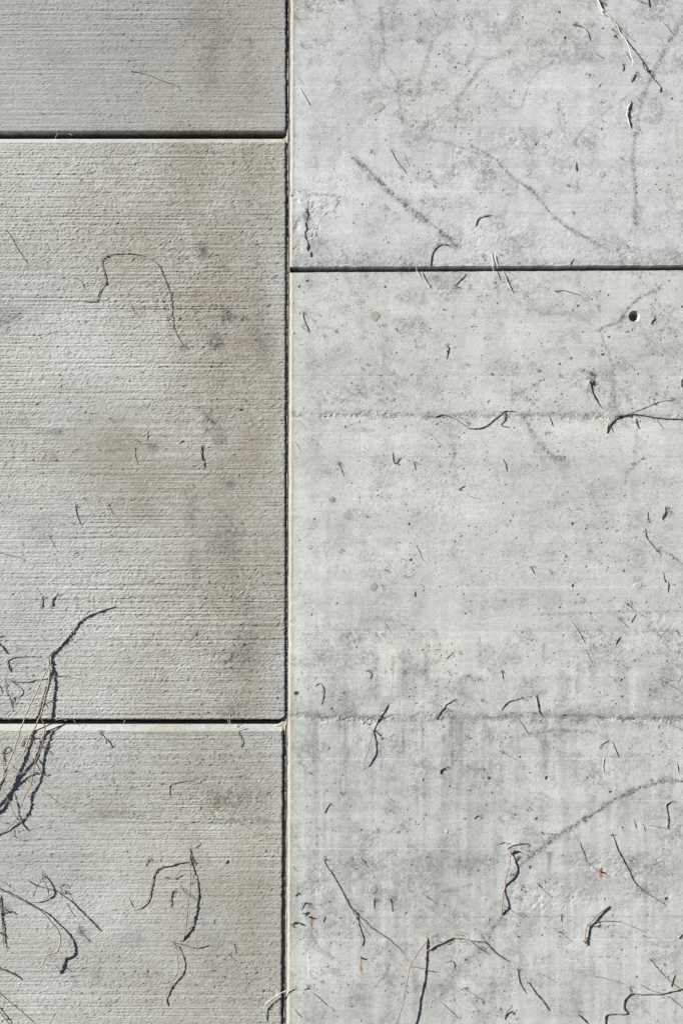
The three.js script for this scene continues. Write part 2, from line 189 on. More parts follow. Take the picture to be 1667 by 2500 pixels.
const texR = SR.texture((c, x, y, k) => {
  const M = SR.m, b0 = boardOf(y), up = y < 655 ? 1 : 0;
  const big = fbm(x / 190 + 31, y / 150 + 4, 5), vert = fbm(x / 26 + 9, y / 210, 3), fine = vn(x / 3.1, y / 2.6) * .5 + vn(x / 7, y / 6) * .5;
  const lowHalf = sstep(1350, 1900, y), band = fbm(x / 340 + 3, y / 21 + 60, 3), strk = fbm(x / 9 + 21, y / 170 + 5, 3);
  const b = .595 * (1 + .11 * big + .09 * vert + .10 * fine + .045 * PERM[b0 * 37 + 11] + .10 * band + .05 * strk + .13 * lowHalf * strk - .05 * lowHalf + .03 * vn(x / 120, y / 2.4) + .05 * vn(x / 17, y / 15));
  c[0] = b * .972; c[1] = b; c[2] = b * (.935 + .055 * up);
  const warm = sstep(0, .5, fbm(x / 260 + 70, y / 230 + 3, 3)) * .5; mixTo(c, [b * 1.0, b * .99, b * .90], warm);
  // grimy speckle gathers in loose drifts, thinner on the washed middle of the tall panel
  const clean = 1 - .5 * sstep(1020, 1100, y) * sstep(1560, 1440, y);
  const drift = sstep(.02, .55, fbm(x / 85 + 13, y / 70 + 77, 4)); if (drift > 0) mixTo(c, [.275, .275, .265], clean * drift * .85 * clamp(.2 + .9 * vn(x / 3.3, y / 3.1) + .7 * vn(x / 9, y / 8.5), 0, 1));
  { const d2 = sstep(-.05, .5, fbm(x / 38 + 90, y / 33 + 11, 4) + .25 * fbm(x / 200, y / 160 + 31, 2)); mixTo(c, [.3, .3, .29], clean * d2 * .75 * clamp(.5 + .7 * vn(x / 2.8 + 6, y / 2.7) + .4 * vn(x / 6.5, y / 6), 0, 1)); }
  mixTo(c, [.34, .345, .345], M.grey[k] * .9);
  { const sp = vn(x / 1.7 + 3, y / 1.6) + .35 * fbm(x / 60, y / 50 + 9, 2); if (sp > .56) mixTo(c, [.18, .18, .18], Math.min(.7, (sp - .56) * 2.8)); }   // dark sand grains and specks of grime
  mixTo(c, [.72, .755, .75], M.pale[k] * .55);
  { const e = x - (715 - y * .0037); if (e < 9) mixTo(c, [.41, .38, .325], e < .6 ? .8 + .15 * vn(x / 2, y / 5) : (1 - e / 9) * .6 * clamp(.6 + vn(x / 3, y / 9), 0, 1)); }
  mixTo(c, [.37, .325, .245], M.tan[k] * (.7 + .4 * vn(x / 5, y / 5)));
  mixTo(c, [.12, .12, .125], M.dark[k] * .9);
  mixTo(c, [.80, .81, .80], M.white[k] * .8);
  mixTo(c, [.36, .14, .03], M.rust[k] * 1.2);
});

// ------------------------------------------------------------------ relief of the concrete
const GROOVES = []; for (let k = 0; k < 46; k++) { const x = rnd() * 600 - 60; GROOVES.push([rnd() * 2500, x, x + 120 + rnd() * 500, .5 + rnd() * .9]); }
for (const [y, a, b, d] of [[171, -30, 320, 1.2], [177, 320, 700, .8], [48, 250, 700, .6], [78, 0, 260, .6], [284, 60, 500, .9], [755, 150, 600, 1.4], [749, 150, 700, 1.2], [812, 130, 640, 1.2], [888, 150, 690, 1.2], [877, 0, 300, .7], [1085, 450, 690, 1], [1605, 100, 690, 1.3], [1550, 150, 560, .9], [1553, 590, 690, .9], [2095, 220, 700, .8], [2004, 520, 640, 1.4], [378, 0, 690, 1], [470, 0, 300, 1], [525, 430, 690, 1.2], [530, 200, 500, 1], [645, 0, 690, .8]]) GROOVES.push([y, a, b, d]);
const grooveRows = new Map(); for (const g of GROOVES) for (let r = Math.floor((g[0] - 4) / 4); r <= Math.floor((g[0] + 4) / 4); r++) { if (!grooveRows.has(r)) grooveRows.set(r, []); grooveRows.get(r).push(g); }
function reliefL(x, y) {
  const top = y < 330 ? .72 : 1, low = y > 1770 ? .85 : 1;
  const rough = top * low * (.85 + .4 * fbm(x / 260 + 11, y / 180, 2) + .15 * sstep(430, 800, y) * sstep(1000, 500, y));
  let h = .62 * vn(x / 420, y / 2.35) + .34 * vn(x / 60, y / 2.9) + .34 * vn(x / 3.3, y / 2.1) + .52 * vn(x / 2.4, y / 1.5);
  h *= rough;
  const gr = grooveRows.get(Math.floor(y / 4));
  if (gr) for (const [gy, a, b, d] of gr) { const e = Math.abs(y - gy - .8 * vn(x / 160, gy)); if (e < 2.2 && x > a && x < b) h -= d * (1 - e / 2.2) * (.6 + .5 * vn(x / 30, gy)); }
  return h;
}
function pitsL(x, y) {                        // gouged-out grains and small blowholes
  let h = 0; const k = (.8 + .5 * fbm(x / 200 + 4, y / 160, 2)) * (y < 330 ? .7 : 1);
  const p = vn(x / 4.0 + 37.3, y / 2.9 + 11.1) + .15 * vn(x / 60, y / 3); if (p > .42) h -= Math.min(2.6, (p - .42) * 6.5);
  const q = vn(x / 8.5 + 7.3, y / 6.5 + 91.1); if (q > .8) h -= (q - .8) * 24;
  return h * k;
}
const ROUGH = [   // crumbled, honeycombed patches: tile, x, y, rx, ry, amplitude mm
  ['zb', 700, 300, 330, 190, 2.6], ['zb', 500, 800, 160, 480, 2.4], ['zb', 200, 900, 120, 550, 2.0], ['b1', 1000, 560, 200, 70, .8], ['b1', 720, 650, 120, 70, .8], ['b1', 900, 940, 300, 70, 1.0], ['b1', 1400, 1000, 200, 40, .9], ['b1', 1355, 430, 45, 40, 1.4], ['b1', 1480, 890, 60, 40, .7],
  ['b4', 330, 450, 180, 60, .9], ['b4', 430, 620, 80, 50, .9], ['b4', 1300, 470, 160, 60, 1.5], ['b4', 1080, 580, 160, 60, 1.3], ['b4', 1500, 400, 80, 50, .9], ['b4', 970, 650, 90, 50, 1.0], ['b4', 135, 540, 60, 45, 1.5], ['b4', 1470, 590, 90, 70, .8], ['b4', 700, 780, 90, 40, .7], ['b3', 1480, 460, 110, 60, .8], ['b3', 230, 600, 90, 30, .6], ['b3', 440, 430, 60, 20, .7], ['b4', 830, 700, 60, 30, .9],
].map(([t, x, y, rx, ry, a]) => [...conv(t, [x, y]), rx * TILE[t][2], ry * TILE[t][2], a]);
const PITS = [];
const pitCells = new Map();
const addPit = (x, y, r, d, e = 1) => { const p = [x, y, r, d, e]; PITS.push(p); for (let i = Math.floor((x - 10) / 20); i <= Math.floor((x + 10) / 20); i++) for (let j = Math.floor((y - 10) / 20); j <= Math.floor((y + 10) / 20); j++) { const k = i * 4096 + j; if (!pitCells.has(k)) pitCells.set(k, []); pitCells.get(k).push(p); } };
for (const [t, list] of Object.entries({
  b1: [[717, 175, 5], [677, 262, 5], [716, 250, 4], [729, 278, 4], [690, 295, 4], [1085, 45, 6], [1107, 146, 6], [540, 90, 4], [100, 27, 4], [148, 41, 4], [348, 75, 4], [366, 468, 5], [257, 487, 3], [445, 355, 3], [503, 712, 4], [1190, 287, 4], [1203, 294, 4], [1250, 505, 4], [1525, 385, 5], [1303, 140, 6], [1478, 741, 4], [863, 745, 4], [1058, 123, 3], [940, 66, 3], [210, 300, 3], [413, 950, 3], [1410, 88, 3], [180, 82, 3]],
  b2: [[65, 127, 5], [97, 104, 5], [213, 99, 4], [402, 128, 5], [1157, 202, 5], [1276, 160, 5], [1255, 393, 6], [1085, 430, 5], [1131, 408, 5], [1243, 145, 3], [1278, 323, 5], [1486, 397, 4], [1352, 304, 4], [742, 284, 4], [753, 283, 3], [840, 193, 4], [632, 219, 3], [446, 387, 4], [690, 717, 4], [808, 576, 3], [1441, 839, 5], [1413, 898, 4], [1136, 1056, 5], [496, 1057, 5], [652, 853, 3], [810, 846, 3], [1010, 496, 4], [1023, 491, 3], [1091, 548, 3], [1411, 803, 4], [1065, 985, 3], [148, 240, 3], [270, 505, 3], [1460, 180, 3], [1540, 322, 4], [1565, 205, 5], [1315, 424, 4], [385, 475, 4], [504, 473, 4], [1340, 946, 3]],
  b3: [[494, 63, 4], [1136, 62, 5], [1110, 190, 5], [1137, 305, 7], [503, 204, 5], [1248, 137, 4], [1530, 197, 4], [676, 131, 4], [1157, 339, 4], [1190, 230, 4], [700, 110, 3], [115, 418, 4], [716, 414, 4], [940, 487, 4], [1100, 500, 4], [1327, 675, 6], [1437, 712, 3], [493, 558, 4], [55, 727, 9], [183, 943, 4], [631, 858, 5], [550, 868, 4], [393, 905, 5], [930, 977, 5], [808, 1060, 5], [1033, 1058, 6], [550, 1066, 5], [235, 1046, 4], [405, 642, 3], [1085, 390, 4], [527, 150, 4], [290, 546, 3], [125, 43, 3], [213, 374, 3], [757, 75, 3], [893, 50, 3]],
  b4: [[808, 128, 5], [1032, 128, 6], [550, 134, 5], [1284, 183, 6], [205, 150, 4], [655, 160, 4], [562, 272, 3], [713, 287, 4], [995, 287, 5], [1504, 603, 8], [970, 478, 6], [98, 665, 10], [1097, 432, 3], [767, 491, 3], [1333, 322, 4], [567, 438, 3], [70, 762, 3], [1388, 907, 4], [718, 842, 5], [865, 870, 4], [1193, 127, 4], [1330, 802, 3], [1385, 793, 4], [820, 185, 3], [520, 300, 3], [477, 520, 4], [506, 469, 4], [935, 566, 4], [952, 575, 5]],
})) for (const [x, y, r] of list) { const [px, py] = conv(t, [x, y]); addPit(px, py, Math.max(2.2, r * .62 * .95), 2.4 + r * .4, .7 + .6 * rnd()); }
for (let k = 0; k < 2900; k++) { const x = 716 + rnd() * 980, y = rnd() * 2520 - 10, dn = .35 + 1.6 * fbm(x / 150 + 5, y / 120, 3) + (y > 660 && y < 1000 ? .35 : 0); if (rnd() < dn) addPit(x, y, 1.45 + rnd() * rnd() * 1.5, 2.2 + rnd() * 1.8, .7 + .8 * rnd()); }
const CRACK = [[[380, 380], [410, 460], [410, 530], [365, 640], [375, 700], [395, 780], [350, 840], [355, 920]], [[375, 950], [400, 1000], [420, 1100], [410, 1170]], [[470, 1210], [475, 1290]], [[100, 130], [150, 70]], [[370, 530], [340, 545]], [[430, 985], [490, 968]]].map(l => conv2('zb', l));
const CRW = [3.2, 4.6, 3.4, 2.2, 1.6, 2];
const segd = (x, y, a, b) => { const dx = b[0] - a[0], dy = b[1] - a[1], t = clamp(((x - a[0]) * dx + (y - a[1]) * dy) / (dx * dx + dy * dy), 0, 1); return Math.hypot(x - a[0] - t * dx, y - a[1] - t * dy); };
const HOLE = [1547.5, 772];
function reliefR(x, y) {
  const b = boardOf(y), dy = Math.min(b > 0 ? y - BOARDS[b - 1] : 99, b < BOARDS.length ? BOARDS[b] - y : 99);
  let h = .14 * PERM[b * 91 + 5] + .3 * vn(x / 90, y / 60) + .05 * vn(x / 4.6, y / 3.9) + .05 * vn(x / 14, y / 11) + .10 * vn(x / 1.8, y / 1.8);
  h += .10 * vn(x / 60, y / 2.6) * sstep(-.1, .5, vn(x / 130 + 3, y / 90));
  if (dy < 2) { const nb = b > 0 && y - BOARDS[b - 1] < 2 ? b - 1 : b; const s = PERM[nb * 53 + 7]; h += (1 - dy / 2) * (s * .22 - .12) * sstep(-.55, .1, vn(x / 110, nb * 7.3)); }
  for (const [rx, ry, a, c, amp] of ROUGH) { const u = (x - rx) / a, v = (y - ry) / c, d = u * u + v * v; if (d < 1.6) { const w = 1 - sstep(.5, 1.3, Math.sqrt(d) + .5 * vn(x / 22, y / 18)); if (w > 0) { const n = vn(x / 11, y / 8) * .4 + vn(x / 4.9 + 9, y / 4.2) * .45 + .3 * vn(x / 24, y / 17); h += .75 * w * amp * (n - .25 - .5 * Math.max(0, n)); } } }
  for (const [yb, hw, amp] of [[1015 + 6 * vn(x / 150, 3) + 4 * vn(x / 28, 8), 5 + 4 * vn(x / 45, 3), 1.1], [1752 + 6 * vn(x / 130, 9) + 6 * vn(x / 37, 2), 8 + 6 * vn(x / 50, 5), 1.3]]) { const e = Math.abs(y - yb) / hw; if (e < 1.5) { const w = (1 - sstep(.6, 1.4, e)); h += w * amp * ((vn(x / 3.1, y / 2.7) * .5 + vn(x / 1.8, y / 1.8) * .4 + vn(x / 7, y / 6) * .4) * clamp(.55 + .8 * vn(x / 70, yb / 400), .1, 1) - .5); } }
  { const e = 645 - y; if (y < 655 && e < 12) h += sstep(14, 0, e) * .4 * (vn(x / 9, y / 4) + .6 * vn(x / 3, y / 2.6) - .3); }
  return h;
}
function pitsR(x, y) {
  let h = 0;
  const cell = pitCells.get(Math.floor(x / 20) * 4096 + Math.floor(y / 20));
  if (cell) for (const [px, py, r, d, e] of cell) { const q = Math.hypot((x - px) * e, y - py) / r; if (q < 1.5) h -= d * (1 - sstep(.5, 1.45, q)); }
  if (x < 770 && y > 455 && y < 640) CRACK.forEach((l, i) => { for (let q = 0; q + 1 < l.length; q++) { const d = segd(x, y, l[q], l[q + 1]) / (CRW[i] * (.8 + .4 * vn(y / 9, i))); if (d < 1.2) h = Math.min(h, -9 * (1 - sstep(.4, 1.2, d))); } });
  const hd = Math.hypot(x - HOLE[0], y - HOLE[1]); if (hd < 15) h = Math.min(h, hd < 10.6 ? -30 : hd < 13.8 ? -17 * (13.8 - hd) / 3.8 - .3 : h);
  return h;
}

// ------------------------------------------------------------------ panels
const axis = (lo, hi, flo, fhi, step, coarse) => { const a = []; let v = lo; while (v < hi - 1e-6) { a.push(v); const s = v >= flo && v < fhi ? step : coarse; let n = v + s; if (v < flo && n > flo) n = flo; v = n; } a.push(hi); if (a.length > 2 && a[a.length - 1] - a[a.length - 2] < step * .4) a.splice(a.length - 2, 1); return a; };
const matL = new THREE.MeshStandardMaterial({ map: texL, roughness: .93, metalness: 0 });
const matR = new THREE.MeshStandardMaterial({ map: texR, roughness: .88, metalness: 0 });
const THICK = 120;
function slab({ xs, ys, mapX, mapY, depth, pits, sheet }) {
  const nx = xs.length, ny = ys.length, P = new Float32Array(nx * ny * 3), U = new Float32Array(nx * ny * 2);
  for (let j = 0; j < ny; j++) for (let i = 0; i < nx; i++) {
    const k = j * nx + i, x = mapX(xs[i], ys[j]), y = mapY(xs[i], ys[j]);
    P[3 * k] = wx(x); P[3 * k + 1] = wy(y); P[3 * k + 2] = depth(x, y, xs[i], ys[j]) / 1000;
    const [u, v] = sheet.uv(x, y); U[2 * k] = u; U[2 * k + 1] = v;
  }
  const I = new Uint32Array((nx - 1) * (ny - 1) * 6); let q = 0;
  for (let j = 0; j + 1 < ny; j++) for (let i = 0; i + 1 < nx; i++) { const a = j * nx + i, b = a + 1, c = a + nx, d = c + 1; I[q++] = a; I[q++] = c; I[q++] = b; I[q++] = b; I[q++] = c; I[q++] = d; }
  const g = new THREE.BufferGeometry(); g.setAttribute('position', new THREE.BufferAttribute(P, 3)); g.setAttribute('uv', new THREE.BufferAttribute(U, 2)); g.setIndex(new THREE.BufferAttribute(I, 1)); g.computeVertexNormals();
  for (let j = 1; j + 1 < ny; j++) for (let i = 1; i + 1 < nx; i++) { const k = j * nx + i, p = pits(mapX(xs[i], ys[j]), mapY(xs[i], ys[j])); if (p < 0) P[3 * k + 2] += p / 1000; }   // sharp-rimmed holes
  // sides and back
  const rim = []; for (let i = 0; i < nx; i++) rim.push(i); for (let j = 1; j < ny; j++) rim.push(j * nx + nx - 1); for (let i = nx - 2; i >= 0; i--) rim.push((ny - 1) * nx + i); for (let j = ny - 2; j > 0; j--) rim.push(j * nx);
  const sp = [], su = [], si = [], B = -THICK / 1000, put = (x, y, z, k) => { sp.push(x, y, z); su.push(U[2 * k], U[2 * k + 1]); return sp.length / 3 - 1; };
  for (let r = 0; r < rim.length; r++) { const a = rim[r], b = rim[(r + 1) % rim.length]; const v = [a, b].map(k => put(P[3 * k], P[3 * k + 1], P[3 * k + 2], k)), w = [a, b].map(k => put(P[3 * k], P[3 * k + 1], B, k)); si.push(v[0], v[1], w[0], v[1], w[1], w[0]); }
  const cs = [0, nx - 1, (ny - 1) * nx, ny * nx - 1].map(k => put(P[3 * k], P[3 * k + 1], B, k)); si.push(cs[0], cs[1], cs[2], cs[1], cs[3], cs[2]);
  const s = new THREE.BufferGeometry(); s.setAttribute('position', new THREE.Float32BufferAttribute(sp, 3)); s.setAttribute('uv', new THREE.Float32BufferAttribute(su, 2)); s.setIndex(si); s.computeVertexNormals();
  return [g, s];
}
const TOPY = -900, GROUND = 1250 + Y0 * 1000;
const leftEdgeX = y => y < 1770 ? 698.8 - y * .0012 : 691.5 - (y - 1784) * .0052;       // right-hand arris of the brushed panels
const rightEdgeX = y => 715 - y * .0037;                                                 // left-hand arris of the board-marked panels
function leftPanel(y0, y1, top, label, rt, rb) {
  const xs = axis(-1300, 698, -24, 698, 2.4, 24), ys = axis(y0, y1, Math.max(y0, -24), Math.min(y1, 2524), 1.5, 24);
  const mapX = (x, y) => { let e = leftEdgeX(y) + .8 * vn(y / 9, 4) + .5 * vn(y / 3, 8); if (rb && y > y1 - rb) { const t = (y - y1 + rb) / rb; e -= rb * (1 - Math.sqrt(Math.max(0, 1 - t * t))); } if (rt && y < y0 + rt) { const t = (y0 + rt - y) / rt; e -= rt * (1 - Math.sqrt(Math.max(0, 1 - t * t))); } const s = sstep(560, 698, x); return x + (e - 698) * s; };
  const mapY = (x, y) => y - (y1 - y < 14 && y1 < 2600 ? .9 * vn(x / 12, y1) + .6 * vn(x / 4, 3) : 0) * sstep(14, 0, y1 - y) - x * .003 * (y0 < 400 && y1 < 400 ? sstep(60, 0, y1 - y) : 0);
  const depth = (x, y, gx) => {
    const d = 698 - gx, e = y - y0, f = y1 - y;
    let z = reliefL(x, y);
    if (top && e < 13.5) { z = z * sstep(8, 13, e) * .6 + (e - 13.5) * 11.5 / 13.5 + .25 * vn(x / 6, e / 4); }
    if (d < 3) z -= (3 - d) * (3 - d) * .2;
    if (f < 4) z -= (4 - f) * (4 - f) * .12;
    return z;
  };
  const [g, sides] = slab({ xs, ys, mapX, mapY, depth, pits: pitsL, sheet: SL });
  const base = new THREE.Group(); base.name = numbered('concrete_panel'); base.position.set(-1.134, wy(y1), 0); g.translate(1.134, -wy(y1), 0); scene.add(base);
  mesh('front_face', g, matL, base); sides.translate(1.134, -wy(y1), 0); mesh('joint_faces', sides, matL, base);
  return tag(base, label, 'concrete panel', 'precast panels of the wall');
}
leftPanel(TOPY, 321, false, 'darker grey brushed concrete panel above the upper joint with one thin curved tendril', 0, 2);
leftPanel(334, 1757, true, 'tall brushed concrete panel with tan and charcoal stains between two open joints', 5, 15);
leftPanel(1771, GROUND, true, 'brushed concrete panel below the lower joint, crossed by dry vine shadows', 10, 0);

function rightPanel(y0, y1, label, groove) {
  const xs = [0, 1.7, 3.4, 5, ...axis(6.5, 2600, 6.5, 984, 1.8, 24)], ys = axis(y0, y1, Math.max(y0, -24), Math.min(y1, 2524), 1.8, 24);
  const gapTop = x => 651.2 - Math.max(0, x - 713) * .0042, gapBot = x => 665.4 - Math.max(0, x - 713) * .0055;
  const mapX = (x, y) => rightEdgeX(y) - 5 + x + (x < 8 ? (.5 * vn(y / 14, 2) + .35 * vn(y / 4, 6)) * (1 - x / 8) : 0);
  const mapY = (x, y) => { const X = Math.min(rightEdgeX(y) + x, 2600); if (y1 < 700) return y + (gapTop(X) - y1 + .8 * vn(X / 9, 1) + .5 * vn(X / 3.3, 5)) * sstep(30, 0, y1 - y); return y + (gapBot(X) - y0 + .5 * vn(X / 12, 1)) * sstep(30, 0, y - y0); };
  const depth = (x, y, gx) => {
    let z = reliefR(x, y);
    if (gx < 5.2) z = -(5 - Math.min(5, gx)) * .5 + .12 * vn(y / 5, gx) + z * .2;
    else if (gx < 9) z = z * .5;
    if (y1 < 700 && y1 - y < 4) z -= (4 - (y1 - y)) * .16 * (.6 + .9 * vn(x / 17, 3));
    return z;
  };
  const [g, sides] = slab({ xs, ys, mapX, mapY, depth, pits: pitsR, sheet: SR });
  const base = new THREE.Group(); base.name = numbered('concrete_panel'); base.position.set(1.15, wy(y1), 0); g.translate(-1.15, -wy(y1), 0); scene.add(base);
  mesh('front_face', g, matR, base); sides.translate(-1.15, -wy(y1), 0); mesh('joint_faces', sides, matR, base);
  return tag(base, label, 'concrete panel', 'precast panels of the wall');
}
const upper = rightPanel(TOPY, 652.8, 'pale board-marked concrete panel with a spalled cracked corner and dark vine tracks');
const lower = rightPanel(664.2, GROUND, 'tall pale board-marked concrete panel with an open round tie hole and two rough pour lines');

// grout plugs, the tie hole and rusty wire ends
const plugMats = [[.40, .385, .335], [.46, .455, .415], [.50, .50, .47]].map(c => new THREE.MeshStandardMaterial({ color: new THREE.Color().setRGB(...c), roughness: .95 }));
function plug(panel, px, py, r, mi, ragged) {
  const n = 40, pos = [0, 0, 0], idx = []; const rings = 4;
  for (let k = 1; k <= rings; k++) for (let i = 0; i < n; i++) { const a = i / n * 2 * Math.PI, rr = r * k / rings * (1 + ragged * (vn(Math.cos(a) * 1.3 + px, Math.sin(a) * 1.3 + py) + .4 * vn(Math.cos(a) * 4 + px, Math.sin(a) * 4 + py))); pos.push(rr * Math.cos(a) / 1000, rr * Math.sin(a) / 1000, (k === rings ? -1.2 : .12 * vn(k * 3 + i * 1.7, px)) / 1000); }
  for (let i = 0; i < n; i++) { idx.push(0, 1 + i, 1 + (i + 1) % n); for (let k = 0; k < rings - 1; k++) { const a = 1 + k * n + i, b = 1 + k * n + (i + 1) % n, c = a + n, d = b + n; idx.push(a, c, b, b, c, d); } }
  const g = new THREE.BufferGeometry(); g.setAttribute('position', new THREE.Float32BufferAttribute(pos, 3)); g.setAttribute('uv', new THREE.Float32BufferAttribute(new Float32Array(pos.length / 3 * 2), 2)); g.setIndex(idx); g.computeVertexNormals();
  const m = mesh('grout_plug', g, plugMats[mi], panel);
  m.position.set(wx(px) - panel.position.x, wy(py) - panel.position.y, (reliefR(px, py) + .55) / 1000);
}
plug(upper, 922, 260, 18.5, 1, .22); plug(upper, 905, 368, 6.5, 0, .4); plug(upper, 1466, 425, 11, 2, .2); plug(upper, 1046, 430, 7, 1, .4);
plug(lower, 914, 770, 17, 0, .3); plug(lower, 911, 1433, 13, 0, .06); plug(lower, 1556, 1430, 12, 2, .3); plug(lower, 911, 2172, 13.5, 0, .2); plug(lower, 1090, 2030, 5.5, 2, .2);
{
  const prof = [[13.9, -.2], [13.2, -.9], [12.4, -3], [9.8, -11.5], [9.4, -14], [9.2, -24], [6.2, -24.1], [6, -25], [.01, -25.2]].map(([r, z]) => new THREE.Vector2(r / 1000, z / 1000));
  const g = new THREE.LatheGeometry(prof, 40); g.rotateX(Math.PI / 2);
  const m = mesh('tie_hole', g, new THREE.MeshStandardMaterial({ color: new THREE.Color().setRGB(.42, .42, .40), roughness: .9, side: THREE.DoubleSide }), lower);
  m.position.set(wx(HOLE[0]) - lower.position.x, wy(HOLE[1]) - lower.position.y, 0); m.userData.label = 'cone-shaped open hole left by a form tie';
}
const rustMat = new THREE.MeshStandardMaterial({ color: new THREE.Color().setRGB(.12, .04, .012), roughness: .9 });
for (const [px, py] of [[882, 2338], [1464, 2127], [756, 2238]]) {
  const g = new THREE.CylinderGeometry(.0016, .0021, .009, 8); g.rotateX(Math.PI / 2 - .5); g.rotateZ(.3);
  const m = mesh('rusty_wire_end', g, rustMat, lower); m.position.set(wx(px) - lower.position.x, wy(py) - lower.position.y, .002);
}

// ------------------------------------------------------------------ joint filler, backing wall, ground
{
  const strip = new THREE.Group(); strip.name = 'joint_filler'; strip.position.set(wx(700), 0, 0); scene.add(strip);
  tag(strip, 'brown weathered filler strip running down the upright joint between the panels', 'joint filler');
  const fmat = new THREE.MeshStandardMaterial({ vertexColors: true, roughness: .9 });
  const rows = []; for (let y = TOPY; y < GROUND; y += (y > -24 && y < 2524) ? 4 : 24) rows.push(y); rows.push(GROUND);
  const P = [], C = [], I = [], n = 11;
  rows.forEach((y, j) => {
    const a = leftEdgeX(y) + .2, b = rightEdgeX(y) - 4.4, w = b - a, wob = 1.0 * vn(y / 60, 3) + .5 * vn(y / 17, 8), fat = y > 1770 ? 1 : 0;
    const z0 = -3.1 - fat * .6 - .4 * vn(y / 90, 1);
    const prof = [[0, -30], [.02, -13], [.12, z0 - 1.5], [.25, z0 + .2], [.42, z0 + .5], [.52, z0 - .2], [.58, z0 - 1.6], [.66, z0 - 1.3], [.74, z0 + .2], [.88, z0 + .5], [1.02, z0 - .5]];
    prof.forEach(([u, z], i) => {
      const ux = u > .1 && u < .95 ? u + wob * .1 : u;
      P.push(wx(a + ux * w) - wx(700), wy(y), (z + .35 * vn(y / 6, i * 5)) / 1000);
      const t = .8 + .22 * vn(y / 14, i) + .14 * vn(y / 5, i + 9); C.push(.43 * t, .385 * t, .325 * t);
    });
    if (j) for (let i = 0; i + 1 < n; i++) { const q = (j - 1) * n + i; I.push(q, q + n, q + 1, q + 1, q + n, q + n + 1); }
  });
  const g = new THREE.BufferGeometry(); g.setAttribute('position', new THREE.Float32BufferAttribute(P, 3)); g.setAttribute('color', new THREE.Float32BufferAttribute(C, 3)); g.setIndex(I); g.computeVertexNormals();
  mesh('filler_strip', g, fmat, strip);
  const cm = new THREE.MeshStandardMaterial({ color: new THREE.Color().setRGB(.43, .385, .325), roughness: .95 });
  for (const [yc, s] of [[336, .75], [1771, 1.25]]) {      // concave knob of filler closing the end of each level joint
    const sh = new THREE.Shape(), e = leftEdgeX(yc + (yc > 1000 ? 30 : 0));
    sh.moveTo(wx(e + 6), wy(yc - 26 * s)); sh.bezierCurveTo(wx(e + 4), wy(yc - 8 * s), wx(e - 4 * s), wy(yc), wx(e - 15 * s), wy(yc + 3 * s)); sh.lineTo(wx(e - 13 * s), wy(yc + 9 * s)); sh.lineTo(wx(e - 1), wy(yc + 13 * s)); sh.lineTo(wx(e + 3), wy(yc + 22 * s)); sh.lineTo(wx(e + 7), wy(yc + 22 * s));
    const g2 = new THREE.ExtrudeGeometry(sh, { depth: .04, bevelEnabled: true, bevelThickness: .003, bevelSize: .0015, bevelSegments: 2, curveSegments: 10 });
    const m = mesh('corner_fillet', g2, cm, strip); m.position.set(-wx(700), 0, -.0495);
  }
}
{
  const b = mesh('backing_wall', new THREE.BoxGeometry(4.2, 3.86, .2), new THREE.MeshStandardMaterial({ color: new THREE.Color().setRGB(.34, .34, .33), roughness: 1 }), scene);
  b.position.set(.15, 1.93, -.217); tag(b, 'dark structural wall seen only deep inside the joints behind the panels', 'wall');
  const N = 256, d = new Uint8Array(N * N * 4); for (let i = 0; i < N * N; i++) { const v = 50 + 12 * vn((i % N) / 3, (i / N | 0) / 3) + 14 * vn((i % N), (i / N | 0)); d.set([v, v * .97, v * .9, 255], i * 4); }
  const t = new THREE.DataTexture(d, N, N); t.colorSpace = THREE.SRGBColorSpace; t.wrapS = t.wrapT = THREE.RepeatWrapping; t.repeat.set(1200, 1200); t.magFilter = THREE.LinearFilter; t.needsUpdate = true;
  const g = mesh('ground', new THREE.PlaneGeometry(1200, 1200), new THREE.MeshStandardMaterial({ map: t, roughness: 1 }), scene); g.rotation.x = -Math.PI / 2; g.userData.kind = 'structure';
}

// ------------------------------------------------------------------ dry vine remains
const barkMats = [[.28, .235, .185], [.35, .31, .255], [.20, .145, .105], [.60, .57, .50], [.09, .07, .055], [.26, .175, .13]].map(c => new THREE.MeshStandardMaterial({ color: new THREE.Color().setRGB(...c), roughness: .85 }));
